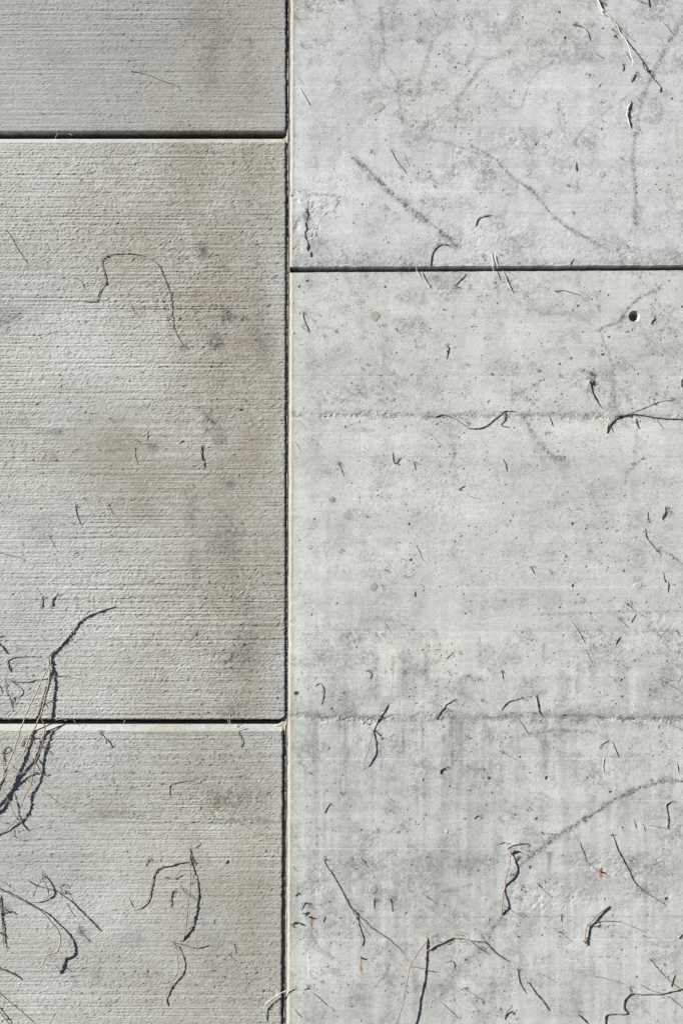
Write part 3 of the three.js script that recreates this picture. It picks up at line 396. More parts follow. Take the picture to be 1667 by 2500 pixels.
// S: the shadow's track with the stem's height off the wall; M: the stem as seen, with the gap to its shadow as height
const lift = (h, px) => h * 1.14 / (OX - (px - 833.5) / 1000 / D);          // the gap between stem and shadow, as seen, gives the height
const S = (t, l) => l.map(([x, y, h = 3]) => { const [px, py] = conv(t, [x, y]); const hh = lift(h, px); return new THREE.Vector3(wx(px) - hh * OX / 1000, wy(py) + hh * OY / 1000, hh / 1000); });
const M = (t, l) => l.map(([x, y, h = 2]) => { const [px, py] = conv(t, [x, y]); const hh = lift(h, px), k = 1 - hh / 1000 / D; return new THREE.Vector3(wx(px) * k, Y0 + (wy(py) - Y0) * k, hh / 1000); });
function tube(pts, d0, d1, knobs = 1, seg = 5) {
  const curve = new THREE.CatmullRomCurve3(pts, false, 'centripetal'), L = curve.getLength(), n = clamp(Math.round(L / .0045), 3, 160);
  const jig = L > .03 ? 1 : .3, P = [], I = [], ph = rnd() * 50, gap = .016 + rnd() * .02, T = new THREE.Vector3(), A = new THREE.Vector3(), B = new THREE.Vector3(), Z = new THREE.Vector3(.3, .2, 1).normalize();
  for (let k = 0; k <= n; k++) {
    const t = k / n, p = curve.getPointAt(t); curve.getTangentAt(t, T); A.crossVectors(T, Z).normalize(); B.crossVectors(T, A);
    const s = t * L; let r = .72 * (d0 + (d1 - d0) * t) / 2000 * (1 + .16 * vn(s * 160, ph)); const m = Math.abs((s + ph * .01) % gap - gap / 2); if (knobs && m < .003) r *= 1 + knobs * .75 * (1 - m / .003);
    if (k === 0 || k === n) r *= .45;
    const jx = .0005 * vn(s * 130, ph + 3) + .0011 * vn(s * 55, ph + 23) * jig, jy = .0005 * vn(s * 130, ph + 9) + .0011 * vn(s * 55, ph + 29) * jig;
    for (let i = 0; i < seg; i++) { const a = i / seg * 2 * Math.PI, c = Math.cos(a) * r, q = Math.sin(a) * r; P.push(p.x + A.x * c + B.x * q + jx, p.y + A.y * c + B.y * q + jy, p.z + A.z * c + B.z * q); }
    if (k) for (let i = 0; i < seg; i++) { const a = (k - 1) * seg + i, b = (k - 1) * seg + (i + 1) % seg; I.push(a, b, a + seg, b, b + seg, a + seg); }
  }
  for (const o of [0, n * seg]) for (let i = 1; i + 1 < seg; i++) I.push(o, o + i, o + i + 1);
  const g = new THREE.BufferGeometry(); g.setAttribute('position', new THREE.Float32BufferAttribute(P, 3)); g.setIndex(I); g.computeVertexNormals(); return g;
}
function rootletGeo(px, py, r, n) {           // crumbs of the clinging pads a creeper leaves behind
  const gs = [];
  for (let k = 0; k < n; k++) { const a = rnd() * 6.28, q = r * Math.sqrt(rnd()) / 1000, x = wx(px) + Math.cos(a) * q, y = wy(py) + Math.sin(a) * q, b = rnd() * 6.28, l = (2 + rnd() * 5) / 1000; gs.push(tube([new THREE.Vector3(x, y, .0003), new THREE.Vector3(x + Math.cos(b) * l * .5, y + Math.sin(b) * l * .5, .001 + rnd() * .003), new THREE.Vector3(x + Math.cos(b + .6) * l, y + Math.sin(b + .6) * l, .0004 + rnd() * .003)], .7 + rnd() * .8, .6, 0, 4)); }
  return mergeGeometries(gs);
}
function vine(name, label, category, group, stems, mat = 0, pads = []) {   // stems: [part name, points, d0, d1]
  const base = stems[0][1][0].clone(); let lowest = base; for (const s of stems) for (const p of s[1]) if (p.y < lowest.y) lowest = p;
  const o = new THREE.Group(); o.name = numbered(name); o.position.set(lowest.x, lowest.y, 0); scene.add(o); tag(o, label, category, group);
  for (const [pn, pts, d0, d1, mi] of stems) { let g = tube(pts, d0, d1);
    const cv = new THREE.CatmullRomCurve3(pts, false, 'centripetal'), L = cv.getLength(), ns = L > .03 && d0 > 1.5 ? Math.min(9, Math.floor(L / .022)) : 0, gs = [g];
    for (let k = 0; k < ns; k++) { const p = cv.getPointAt(rnd()), a = rnd() * 6.28, l = .003 + rnd() * .006, q = p.clone().add(new THREE.Vector3(Math.cos(a) * l, Math.sin(a) * l, (rnd() - .7) * Math.min(l, p.z))); gs.push(tube([p, p.clone().lerp(q, .5).add(new THREE.Vector3(.0006, -.0005, 0)), q], d0 * .55, .6, 0, 4)); }   // broken spurs along the stem
    if (ns) g = mergeGeometries(gs);
    g.translate(-lowest.x, -lowest.y, 0); mesh(pn, g, barkMats[mi ?? mat], o); }
  for (const [t, x, y, r, n] of pads) { const [px, py] = conv(t, [x, y]); const g = rootletGeo(px, py, r, n); g.translate(-lowest.x, -lowest.y, 0); mesh('clinging_rootlets', g, barkMats[4], o); }
  return o;
}
const V = 'dry_vine', C = 'dry vine', G1 = 'dead creeper stems on the wall';
vine(V, 'forked dry creeper climbing over the lower joint of the brushed panels, widest remnant', C, G1, [
  ['stem', [...S('z1', [[1395, 0, 1], [1300, 35, 3], [1200, 70, 4], [1100, 115, 5], [1000, 175, 5], [925, 270, 5], [850, 370, 5], [800, 430, 5], [740, 490, 5], [655, 575, 7], [632, 620, 8], [640, 690, 8]]), ...M('z1', [[588, 740, 10]])], 3, 4.6],
  ['branch', [...M('z1', [[588, 735, 10], [520, 850, 15], [440, 1030, 19], [390, 1130, 23], [300, 1330, 27]]), ...M('z2', [[270, 140, 28], [235, 250, 29], [190, 400, 29], [120, 570, 30], [60, 700, 30], [30, 800, 30], [0, 880, 30], [-70, 1040, 30], [-200, 1300, 16], [-260, 1420, 1]])], 4.4, 4.4, 1],
  ['branch', [...M('z1', [[590, 735, 10], [600, 760, 12], [590, 900, 15], [550, 1050, 20], [520, 1200, 23], [480, 1330, 26]]), ...M('z2', [[455, 100, 27], [420, 180, 28], [350, 300, 29], [310, 420, 29], [270, 510, 30], [150, 640, 31], [60, 760, 31], [20, 830, 31], [-10, 890, 30], [-120, 1100, 18], [-200, 1250, 1]])], 4.2, 4, 1],
  ['branch', M('z2', [[480, 40, 26], [515, 110, 22], [540, 180, 18], [525, 300, 14], [490, 440, 12], [430, 600, 18], [400, 720, 20], [362, 890, 14], [310, 980, 14], [270, 1080, 20], [238, 1160, 21], [200, 1280, 14], [120, 1370, 8], [30, 1430, 6], [-60, 1490, 1]]), 3.6, 3, 5],
  ['branch', S('z2', [[170, 940, 28], [240, 870, 26], [340, 780, 22], [460, 735, 15], [540, 750, 10], [580, 765, 7], [615, 730, 2]]), 3.2, 2],
  ['branch', S('z2', [[470, 560, 18], [520, 640, 14], [545, 750, 8]]), 3.4, 2.6], ['branch', S('z2', [[185, 960, 24], [220, 1120, 17], [255, 1270, 9], [300, 1345, 4], [355, 1415, 1]]), 1.6, 3.6],
  ['branch', S('z2', [[180, 1400, 7], [180, 1460, 4], [225, 1510, 1]]), 1.8, 1.2], ['branch', S('z2', [[70, 1310, 12], [120, 1330, 8], [170, 1335, 3]]), 1.8, 1],
  ['branch', S('z2', [[540, 410, 12], [590, 430, 8], [640, 395, 3]]), 1.6, 1], ['branch', S('z2', [[520, 390, 12], [590, 450, 8], [650, 500, 2]]), 1.8, 1.2],
  ['branch', S('z2', [[475, 330, 16], [500, 390, 13], [520, 420, 12]]), 2.4, 1.6], ['branch', S('z2', [[380, 1000, 14], [330, 1005, 10]]), 2.2, 1],
  ['branch', S('z1', [[640, 1125, 16], [590, 1150, 8], [450, 1192, 1]]), 1.8, 1], ['branch', S('z1', [[560, 1170, 14], [570, 1210, 10], [595, 1230, 6]]), 1.6, 1],
], 1, [['z1', 850, 380, 14, 12], ['z1', 640, 560, 8, 10], ['z2', 590, 440, 10, 10]]);
vine(V, 'curly dark tendril beside the forked creeper under the lower joint', C, G1, [
  ['stem', M('z2', [[50, 500, 1], [52, 600, 4], [48, 720, 5], [20, 830, 4], [0, 890, 3], [-60, 1000, 1]]), 2, 2.2, 4], ['branch', M('z2', [[60, 505, 1], [48, 450, 3], [90, 405, 4], [130, 430, 4], [130, 468, 3], [70, 492, 2]]), 1.6, 1.2, 4],
], 4, [['z2', 60, 480, 9, 14]]);
vine(V, 'hook-shaped dark tendril lying behind the forked creeper', C, G1, [['stem', S('z2', [[270, 405, 1], [298, 375, 3], [320, 322, 4], [385, 308, 4], [480, 312, 3], [505, 375, 1]]), 1.8, 1.6]], 4, [['z2', 280, 400, 6, 8]]);
vine(V, 'bent stub with a long slanting shadow just below the lower joint', C, G1, [['stem', M('z2', [[1205, 240, 0], [1218, 285, 10], [1195, 325, 24], [1150, 348, 37]]), 2.2, 3.6]], 2, [['z2', 1205, 235, 7, 12]]);
vine(V, 'long arching dry stem casting a broad shadow that ends in a small fork', C, G1, [
  ['stem', S('z3', [[-260, 180, 1], [-120, 262, 10], [0, 330, 15], [100, 380, 14], [220, 440, 11], [320, 492, 9], [420, 552, 9], [520, 605, 11], [620, 670, 13], [720, 770, 17], [820, 870, 22], [885, 955, 28], [915, 1040, 34], [908, 1120, 38], [880, 1160, 40], [800, 1190, 42], [785, 1250, 44], [768, 1300, 46], [725, 1360, 48]]), 2.6, 4.6, 1],
  ['branch', S('z3', [[785, 1295, 46], [830, 1310, 44], [872, 1325, 42]]), 2.4, 1.8, 1], ['branch', S('z3', [[310, 510, 6], [360, 528, 7], [430, 560, 9]]), 1.6, 2],
], 1, [['z3', 780, 1190, 6, 3]]);
vine(V, 'straight slanting dark twig with a hooked tip on the bottom brushed panel', C, G1, [
  ['stem', M('z3', [[340, 245, 4], [430, 300, 4], [610, 350, 2], [670, 375, 1], [760, 425, 2], [850, 490, 3], [1000, 640, 3], [1130, 770, 4], [1215, 855, 1]]), 2.4, 2.4, 4],
  ['branch', S('z3', [[680, 378, 1], [740, 402, 6], [800, 405, 13], [850, 408, 15]]), 2, 2.8, 2], ['branch', S('z3', [[790, 400, 13], [795, 370, 9], [785, 355, 6]]), 2.4, 1.4, 2],
], 4, [['z3', 770, 330, 14, 16]]);
vine(V, 'question-mark shaped stem crossing the straight slanting twig', C, G1, [['stem', S('z3', [[550, 178, 1], [580, 215, 8], [620, 270, 14], [655, 330, 17], [668, 390, 16], [655, 435, 12], [550, 495, 6], [480, 508, 4], [370, 503, 1]]), 3.8, 1.2]], 0, [['z3', 540, 165, 8, 12]]);
vine(V, 'upright black twig at the outer end of the bottom brushed panel', C, G1, [['stem', M('z3', [[-8, 430, 5], [5, 510, 4], [20, 640, 3], [33, 800, 4], [45, 950, 5], [53, 1050, 6]]), 3, 2.2], ['branch', M('z3', [[15, 545, 3], [40, 570, 6], [52, 605, 9]]), 2, 1.6], ['branch', S('z3', [[25, 640, 2], [100, 635, 9], [160, 620, 14], [200, 648, 12]]), 2.2, 3.8]], 4, [['z3', 60, 560, 12, 12]]);
for (const [l, d] of [[[[-60, 850, 6], [0, 870, 7], [50, 895, 6], [110, 935, 2]], 3], [[[-140, 1280, 22], [-40, 1290, 20], [0, 1302, 18], [100, 1330, 13], [200, 1370, 8], [285, 1436, 2]], 3.6], [[[-60, 1680, 16], [0, 1760, 12], [60, 1832, 10], [110, 1890, 10], [160, 1965, 8], [230, 2060, 1]], 3.2]]) vine(V, 'dry stem reaching in from the outer end of the bottom brushed panel', C, 'dry stems reaching in at the panel end', [['stem', S('z3', l), d, d * .8]], 1);
vine(V, 'bow-shaped reddish stem standing off the bottom brushed panel with its curved shadow', C, G1, [
  ['stem', M('z5', [[545, 560, 1], [546, 650, 5], [550, 800, 10], [560, 1000, 17], [545, 1150, 21], [520, 1380, 22], [508, 1550, 19], [495, 1700, 15], [470, 1830, 8], [440, 1942, 1]]), 2.8, 3.4],
  ['branch', S('z5', [[550, 450, 1], [580, 550, 3], [620, 640, 4], [660, 745, 1]]), 2.2, 1.6], ['branch', S('z5', [[640, 462, 1], [690, 440, 3], [716, 420, 4], [700, 365, 3], [670, 335, 1]]), 2.2, 1.2],
  ['branch', [...S('z5', [[540, 690, 3], [450, 700, 3], [370, 715, 4], [290, 750, 4], [200, 760, 4], [110, 780, 4], [30, 840, 4], [0, 920, 4]]), ...S('a4', [[812, 900, 4], [800, 955, 4], [778, 985, 3], [725, 1008, 1]])], 2.6, 1.8],
  ['branch', S('z5', [[690, 1075, 17], [660, 1040, 10], [640, 1005, 3]]), 1.6, 1], ['branch', S('z5', [[690, 1300, 18], [600, 1255, 6], [500, 1190, 3], [440, 1120, 2], [390, 1060, 1]]), 1.4, 1.2],
  ['branch', S('a4', [[905, 1172, 1], [935, 1181, 3], [1000, 1197, 4], [1050, 1208, 4], [1115, 1190, 1]]), 2.2, 2],
  ['branch', S('a4', [[930, 1183, 1], [960, 1215, 8], [982, 1260, 15], [990, 1300, 16], [983, 1340, 14], [925, 1412, 8], [897, 1470, 4], [896, 1517, 1]]), 2, 2.4],
], 5, [['z5', 600, 660, 10, 10], ['a4', 960, 1185, 8, 8], ['z5', 560, 1000, 3, 4]]);
vine(V, 'thin looping tendril shaped like an arch on the tall brushed panel', C, G1, [['stem', S('a2', [[445, 298, 1], [515, 298, 3], [530, 265, 3], [545, 230, 4], [570, 200, 4], [568, 170, 4], [552, 110, 4], [550, 76, 4], [600, 50, 4], [680, 45, 4], [760, 55, 3], [805, 72, 2], [850, 110, 3], [885, 190, 3], [915, 270, 4], [920, 370, 4], [935, 450, 3], [975, 530, 1]]), 2, 1.9]], 0, [['a2', 968, 540, 9, 14]]);
vine(V, 'thin curved tendril alone on the brushed panel above the upper joint', C, G1, [['stem', S('a1', [[700, 380, 1], [760, 390, 2], [830, 415, 2.5], [940, 460, 2.5], [970, 490, 2], [995, 510, 1]]), 1.9, 1.4]], 1);
vine(V, 'level wavy tendril passing behind the forked creeper above the lower joint', C, G1, [['stem', S('z1', [[75, 860, 1], [130, 890, 3], [250, 910, 3], [340, 910, 3], [450, 890, 3], [560, 875, 3], [690, 852, 3], [780, 840, 3], [880, 860, 2], [990, 880, 1]]), 2, 1.5], ['branch', S('z1', [[120, 880, 3], [220, 940, 6], [280, 1000, 8], [292, 1045, 8], [250, 1085, 6], [192, 1095, 4], [170, 1165, 1]]), 1.9, 1.8], ['branch', M('z1', [[70, 870, 2], [75, 1010, 3], [120, 1100, 3], [160, 1260, 1]]), 1.3, 1.2, 4]], 0, [['z1', 130, 1150, 6, 8]]);
vine(V, 'sickle-shaped tendril above the level wavy tendril', C, G1, [['stem', S('z1', [[545, 630, 1], [430, 610, 3], [330, 605, 3], [200, 615, 5], [130, 640, 6], [110, 682, 5], [140, 780, 1]]), 1.4, 2.6]], 0);
vine(V, 'pale arching straw bridging the upright joint near its foot', C, G1, [
  ['stem', [...S('z4', [[90, 1395, 0], [95, 1290, 6], [128, 1150, 11], [230, 1050, 14]]), ...M('z4', [[340, 880, 12], [480, 825, 7], [560, 812, 4], [640, 818, 3], [760, 850, 2], [900, 905, 3], [1000, 985, 3], [1100, 1080, 3], [1200, 1155, 2], [1295, 1212, 0]])], 2.6, 1.6], ['branch', S('z4', [[720, 840, 2], [780, 825, 4], [822, 805, 5], [810, 770, 2]]), 1.6, 2.2, 0], ['branch', S('z4', [[570, 1170, 1], [620, 1230, 3], [660, 1270, 3], [710, 1310, 1]]), 1.2, 2, 0],
], 3, [['z4', 820, 760, 7, 10], ['z4', 1010, 690, 5, 6], ['z4', 540, 790, 4, 5]]);
vine(V, 'long pale forked creeper hanging down from the top of the board-marked panel', C, G1, [
  ['stem', [...S('z8', [[60, -160, 4], [160, 0, 6], [190, 60, 6], [240, 180, 5], [300, 240, 4], [400, 340, 3], [470, 440, 3]]), ...M('z8', [[515, 560, 2], [580, 650, 5], [615, 710, 13], [640, 770, 21], [672, 880, 34], [700, 1000, 46], [720, 1055, 60]])], 3.6, 2.4, 3],
  ['branch', M('z8', [[720, 1055, 60], [712, 1090, 62], [690, 1140, 62]]), 2.4, 3.4, 3], ['branch', M('z8', [[720, 1055, 60], [728, 1064, 63]]), 2, 1.4, 3],
  ['branch', S('z8', [[470, 440, 3], [560, 520, 4], [660, 610, 4], [775, 722, 2]]), 2, 1.8], ['branch', S('z8', [[100, -100, 3], [150, 40, 4], [200, 130, 3], [250, 260, 2], [320, 290, 4], [410, 400, 4]]), 2.6, 1.8, 3],
  ['branch', S('z8', [[190, 60, 5], [215, 50, 6], [240, 62, 4]]), 1.6, 1], ['branch', S('z8', [[900, 940, 20], [850, 920, 10], [790, 905, 1]]), 1.3, 1],
], 1, [['z8', 200, 60, 8, 16], ['z8', 410, 500, 10, 16], ['z8', 260, 220, 5, 6], ['z8', 890, 1040, 4, 5]]);
vine(V, 'knotted twig standing out below the tie hole with a wedge-shaped shadow', C, G1, [['stem', M('z9', [[240, 290, 0], [215, 330, 7], [185, 400, 15], [172, 470, 25], [165, 538, 35]]), 3.4, 2.6], ['branch', S('z9', [[245, 300, 1], [270, 320, 6], [310, 300, 9], [322, 312, 8]]), 4, 2.4], ['branch', S('z9', [[250, 340, 4], [270, 350, 8], [300, 320, 9]]), 4.5, 3], ['branch', S('z9', [[270, 490, 2], [230, 440, 3], [170, 425, 2]]), 1, 1]], 1, [['z9', 240, 230, 11, 34], ['z9', 265, 330, 5, 10]]);
vine(V, 'long level creeper stem along the upper rough pour line near the panel end', C, G1, [
  ['stem', S('z9', [[480, 1052, 1], [520, 950, 5], [600, 850, 6], [700, 810, 5], [800, 782, 3], [900, 780, 2.5], [1000, 795, 2.5], [1170, 820, 3], [1340, 840, 3], [1568, 855, 3], [1900, 880, 3], [2200, 900, 1]]), 4, 2],
  ['branch', S('z9', [[1100, 815, 3], [1165, 846, 1]]), 2.4, 2], ['branch', S('z9', [[895, 830, 1], [910, 890, 4], [940, 985, 5]]), 1.8, 2.6], ['branch', S('z9', [[540, 960, 4], [575, 1035, 1]]), 1.8, 1], ['branch', S('z9', [[1185, 835, 2], [1220, 900, 4], [1315, 1000, 7]]), 1.5, 1.3, 3],
  ['branch', M('z9', [[720, 785, 3], [850, 730, 2], [950, 705, 1], [1030, 670, 2], [1100, 630, 2], [1230, 592, 1.5], [1400, 577, 1]]), 1.4, 1.2, 2],
], 0, [['z9', 620, 790, 10, 14], ['z9', 860, 830, 12, 14], ['z9', 1390, 560, 6, 8]]);
vine(V, 'sagging creeper stem just under the upper rough pour line', C, G1, [['stem', S('b2', [[595, 641, 1], [630, 632, 2.5], [680, 650, 3], [735, 685, 3], [795, 678, 3], [840, 642, 3], [870, 618, 2], [915, 618, 1]]), 2.6, 2], ['branch', S('b2', [[872, 620, 2], [875, 650, 4], [858, 672, 4], [892, 684, 1]]), 2.4, 2]], 0, [['b2', 720, 660, 9, 12], ['b2', 870, 640, 9, 10]]);
vine(V, 'S-shaped stem crossing the lower rough pour line', C, G1, [['stem', M('z6', [[370, 68, 16], [358, 140, 13], [345, 220, 8], [300, 370, 1], [262, 450, 3], [235, 560, 13], [205, 690, 18], [180, 750, 18], [155, 830, 16], [138, 875, 13]]), 2.4, 2.4], ['branch', S('z6', [[300, 450, 3], [335, 475, 4], [370, 512, 1]]), 2, 4], ['branch', S('z6', [[165, 325, 1], [200, 345, 3], [232, 360, 1]]), 3, 2.4]], 5, [['z6', 340, 270, 8, 12], ['z6', 280, 440, 6, 8]]);
vine(V, 'broken two-piece twig above the lower rough pour line', C, G1, [['stem', S('z6', [[1070, 300, 6], [1120, 220, 7], [1160, 180, 6], [1205, 145, 2]]), 2.6, 2.6], ['branch', S('z6', [[1205, 148, 2], [1185, 125, 2], [1240, 88, 2], [1295, 55, 1]]), 2.4, 2.2]], 1, [['z6', 1200, 165, 6, 8], ['z6', 1300, 50, 5, 7]]);
vine(V, 'zigzag hanging stem with a winding shadow below a curled leaf scrap', C, G1, [
  ['stem', M('z7', [[600, 240, 1], [597, 330, 11], [575, 470, 20], [550, 560, 20], [530, 650, 14], [513, 790, 1], [485, 880, 5], [483, 1000, 13], [475, 1080, 15], [466, 1150, 8], [460, 1222, 2]]), 3, 2.8],
  ['branch', S('z7', [[555, 215, 1], [610, 175, 3], [720, 145, 4], [800, 130, 4], [880, 135, 3], [905, 160, 1]]), 2, 2.2], ['branch', S('z7', [[405, 120, 1], [445, 135, 2.5], [500, 110, 3], [600, 130, 1]]), 1.8, 1.8],
  ['leaf_scrap', S('z7', [[620, 275, 1], [680, 252, 6], [725, 248, 10], [772, 262, 12]]), 9, 2.6], ['branch', S('z7', [[700, 400, 14], [718, 360, 10], [725, 330, 6]]), 1.6, 1.2, 3], ['branch', S('z7', [[600, 1140, 10], [700, 1195, 4], [800, 1260, 1]]), 1, .9], ['branch', S('z7', [[520, 1175, 8], [510, 1155, 6], [540, 1150, 3]]), 3, 1.6],
], 5, [['z7', 620, 230, 8, 12], ['z7', 720, 330, 6, 12]]);
vine(V, 'long kinked creeper stem climbing from the foot of the board-marked panel into an arch', C, G1, [
  ['stem', M('b4', [[566, 764, 2], [532, 808, 20], [502, 860, 35], [488, 920, 38], [478, 980, 36], [458, 1055, 40], [438, 1110, 38], [400, 1200, 20], [380, 1250, 1]]), 3.2, 3.6],
  ['stem', S('b4', [[568, 755, 1], [574, 805, 4], [610, 787, 5], [645, 768, 5], [675, 756, 4], [730, 762, 4], [765, 770, 5], [800, 775, 5], [840, 815, 5], [888, 848, 1]]), 3.4, 2.6, 0], ['branch', S('b4', [[735, 764, 4], [775, 795, 3], [815, 822, 1]]), 1.8, 1.6], ['branch', S('b4', [[570, 882, 32], [590, 886, 28], [608, 888, 26]]), 2.4, 1.6], ['branch', S('b4', [[640, 772, 4], [650, 782, 5], [662, 768, 4]]), 1.6, 1.4], ['branch', S('b4', [[543, 945, 34], [530, 938, 30]]), 2, 1],
], 5, [['b4', 600, 752, 14, 14], ['b4', 690, 752, 20, 18], ['b4', 790, 760, 16, 16], ['b4', 770, 800, 12, 10]]);
vine(V, 'long slanting stem with a drooping side shoot near the rust-streaked wire end', C, G1, [['stem', S('b4', [[160, 448, 1], [200, 510, 3], [235, 570, 4], [270, 635, 5], [300, 665, 5], [355, 715, 5], [420, 762, 4], [474, 810, 1]]), 2.4, 2], ['branch', S('b4', [[296, 655, 5], [302, 700, 7], [322, 762, 8], [317, 785, 4]]), 2.6, 2.2], ['branch', M('b4', [[225, 560, 3], [265, 640, 3], [300, 690, 2], [342, 748, 1]]), 1.8, 1.4, 3]], 1, [['b4', 160, 445, 8, 10], ['b4', 285, 650, 9, 10]]);
vine(V, 'thick crooked twig with a thin trailing shoot under the crumbled concrete patch', C, G1, [['stem', S('b4', [[1284, 632, 3], [1250, 665, 8], [1228, 692, 9], [1206, 712, 8], [1199, 745, 8], [1197, 786, 2]]), 4, 3.4], ['branch', S('b4', [[1180, 765, 3], [1197, 784, 2]]), 3.4, 2], ['branch', S('b4', [[1225, 695, 3], [1262, 690, 3], [1310, 691, 3], [1360, 705, 3], [1425, 735, 1]]), 1.4, 1.2], ['branch', S('b4', [[1210, 708, 8], [1230, 712, 5], [1246, 704, 2]]), 2.2, 1.6]], 2, [['b4', 1190, 762, 6, 8], ['b4', 1240, 700, 8, 8]]);
vine(V, 'long slim slanting stem across the stained corner of the board-marked panel', C, G1, [['stem', S('b4', [[1292, 352, 1], [1320, 420, 3], [1355, 480, 4], [1385, 540, 3], [1420, 575, 2], [1460, 600, 2], [1503, 626, 1]]), 2.6, 1.6]], 0, [['b4', 1350, 480, 8, 8], ['b4', 1288, 348, 5, 7]]);
vine(V, 'stepped crooked creeper stem at the foot of the board-marked panel', C, G1, [['stem', S('b4', [[1262, 1130, 1], [1266, 1090, 3], [1271, 1059, 4], [1352, 1052, 4], [1340, 1030, 4], [1346, 995, 4], [1366, 976, 4], [1420, 977, 4], [1480, 975, 4], [1530, 965, 4], [1600, 945, 3], [1760, 900, 1]]), 3, 2.8], ['branch', S('b4', [[1480, 975, 3], [1520, 990, 3], [1575, 1035, 1]]), 1.4, 1.2], ['branch', S('b4', [[1366, 974, 4], [1358, 945, 2]]), 1.6, 1], ['branch', S('b4', [[1400, 938, 1], [1440, 958, 3], [1480, 974, 4]]), 1.4, 1.6]], 0, [['b4', 1480, 972, 12, 12], ['b4', 1362, 950, 6, 8]]);
// smaller remains, several alike on each panel
const small = (t, list, kind, where) => {
  for (const [pts, d = 2.2, h = 4, mi = 0, pad = 0] of list) {
    const q = pts.map((p, i) => [p[0], p[1], p[2] ?? (i === 0 ? .8 : i === pts.length - 1 ? h * .8 : h)]);
    const P = conv2(t, pts), mid = P[Math.floor(P.length / 2)]; let len = 0, turn = 0;
    for (let k = 1; k < P.length; k++) { len += Math.hypot(P[k][0] - P[k - 1][0], P[k][1] - P[k - 1][1]); if (k > 1) { let a = Math.atan2(P[k][1] - P[k - 1][1], P[k][0] - P[k - 1][0]) - Math.atan2(P[k - 1][1] - P[k - 2][1], P[k - 1][0] - P[k - 2][0]); while (a > Math.PI) a -= 2 * Math.PI; while (a < -Math.PI) a += 2 * Math.PI; turn += Math.abs(a); } }
    const up = Math.abs(P[P.length - 1][1] - P[0][1]) > 2 * Math.abs(P[P.length - 1][0] - P[0][0]), flat = 2 * Math.abs(P[P.length - 1][1] - P[0][1]) < Math.abs(P[P.length - 1][0] - P[0][0]);
    const look = `${len < 22 ? 'tiny' : len < 45 ? 'short' : 'long'} ${turn > 1.1 ? 'hooked' : turn > .35 ? 'bent' : up ? 'upright' : flat ? 'level' : 'slanting'}`;
    const y = mid[1], spot = where === wL ? (y < 740 ? 'under the board-marked level joint' : y < 1000 ? 'between tie hole and upper pour line' : y < 1300 ? 'below the upper pour line' : y < 1560 ? 'midway between the two pour lines' : y < 1752 ? 'above the lower pour line' : y < 1960 ? 'just below the lower pour line' : y < 2240 ? 'beside the grey vine track' : 'near the foot of the board-marked panel')
      : where === wU ? (y < 180 ? 'near the hanging pale creeper' : y < 400 ? 'midway up the cracked-corner panel' : 'above the board-marked level joint')
      : where === wM ? (y < 1000 ? 'around the arched tendril' : y < 1400 ? 'low on the tall stained brushed panel' : 'beside the forked creeper') : where === wB ? (y < 2000 ? 'below the lower brushed joint' : mid[0] < 260 ? 'near the long arching stem' : 'around the bow-shaped stem') : 'above the upper joint';
    const [nm, cat] = kind === 'stub' ? ['vine_stub', 'vine stub'] : ['dry_tendril', 'tendril'];
    const lab = `${look} ${kind === 'stub' ? 'dark vine stub' : 'hair-thin dry tendril'}${pad ? ' with rootlets' : ''} ${spot}`;
    vine(nm, lab, cat, `${look} ${cat}s${pad ? ' with rootlets' : ''} ${spot}`, [['stem', S(t, q), d, d * .8]], mi, pad ? [[t, pts[0][0], pts[0][1], pad, Math.round(pad * 1.5)]] : []);
  }
};
const wT = 'the brushed panel above the upper joint', wM = 'the tall stained brushed panel', wB = 'the brushed panel below the lower joint', wU = 'the board-marked panel with the cracked corner', wL = 'the board-marked panel with the tie hole';
small('a2', [[[[-35, -85], [0, -45], [40, 25], [70, 60], [158, 105]].slice(0, 0).length ? [] : [[40, -82], [66, -42], [105, 28], [158, 105]], 1.6, 2], [[[720, 1070], [724, 1120], [740, 1167]], 1.5, 2], [[[695, 300], [720, 365]], 1.3, 2], [[[792, 985], [786, 1035]], 1.8, 2.5], [[[400, 170], [440, 190], [460, 235]], 1.2, 2, 4]], 'tendril', wM);
small('a2', [[[[1075, 1065], [1080, 1110], [1092, 1178]], 2.8, 4, 2, 4], [[[955, 1052], [980, 1035]], 2.2, 3]], 'stub', wM);
small('a3', [[[[405, 78], [416, 125], [431, 176]], 2, 3, 0, 4], [[[255, 225], [302, 305]], 1.4, 2], [[[575, 60], [605, 122]], 1.4, 2], [[[-40, 315], [0, 325], [22, 330], [140, 360]], 2.6, 2, 0, 5], [[[210, 755], [238, 788]], 1.3, 2], [[[2, 1030], [20, 1075]], 1.8, 3], [[[400, 960], [435, 990]].map(p => p), 1, 1.5]], 'tendril', wM);
small('a3', [[[[230, 555], [229, 592], [227, 630]], 2.2, 4, 1, 3], [[[312, 548], [286, 580], [278, 618]], 2.6, 4, 1, 3], [[[-20, 770], [5, 774], [32, 770]], 2.8, 4, 0, 4], [[[-20, 790], [0, 810], [25, 832], [52, 868]], 3.6, 5, 0, 8]], 'stub', wM);
small('a4', [[[[905, 402], [910, 346], [960, 326], [1030, 322], [1084, 342]], 1.7, 2.5], [[[688, 938], [714, 992]], 1.6, 3], [[[960, 870], [1000, 905], [1045, 945]], 1.3, 2], [[[425, 1110], [460, 1150], [492, 1180]], 1, 1.5, 4, 8], [[[795, 262], [798, 282]], 1.6, 2], [[[370, 915], [395, 960]], 1, 1.5]], 'tendril', wB);
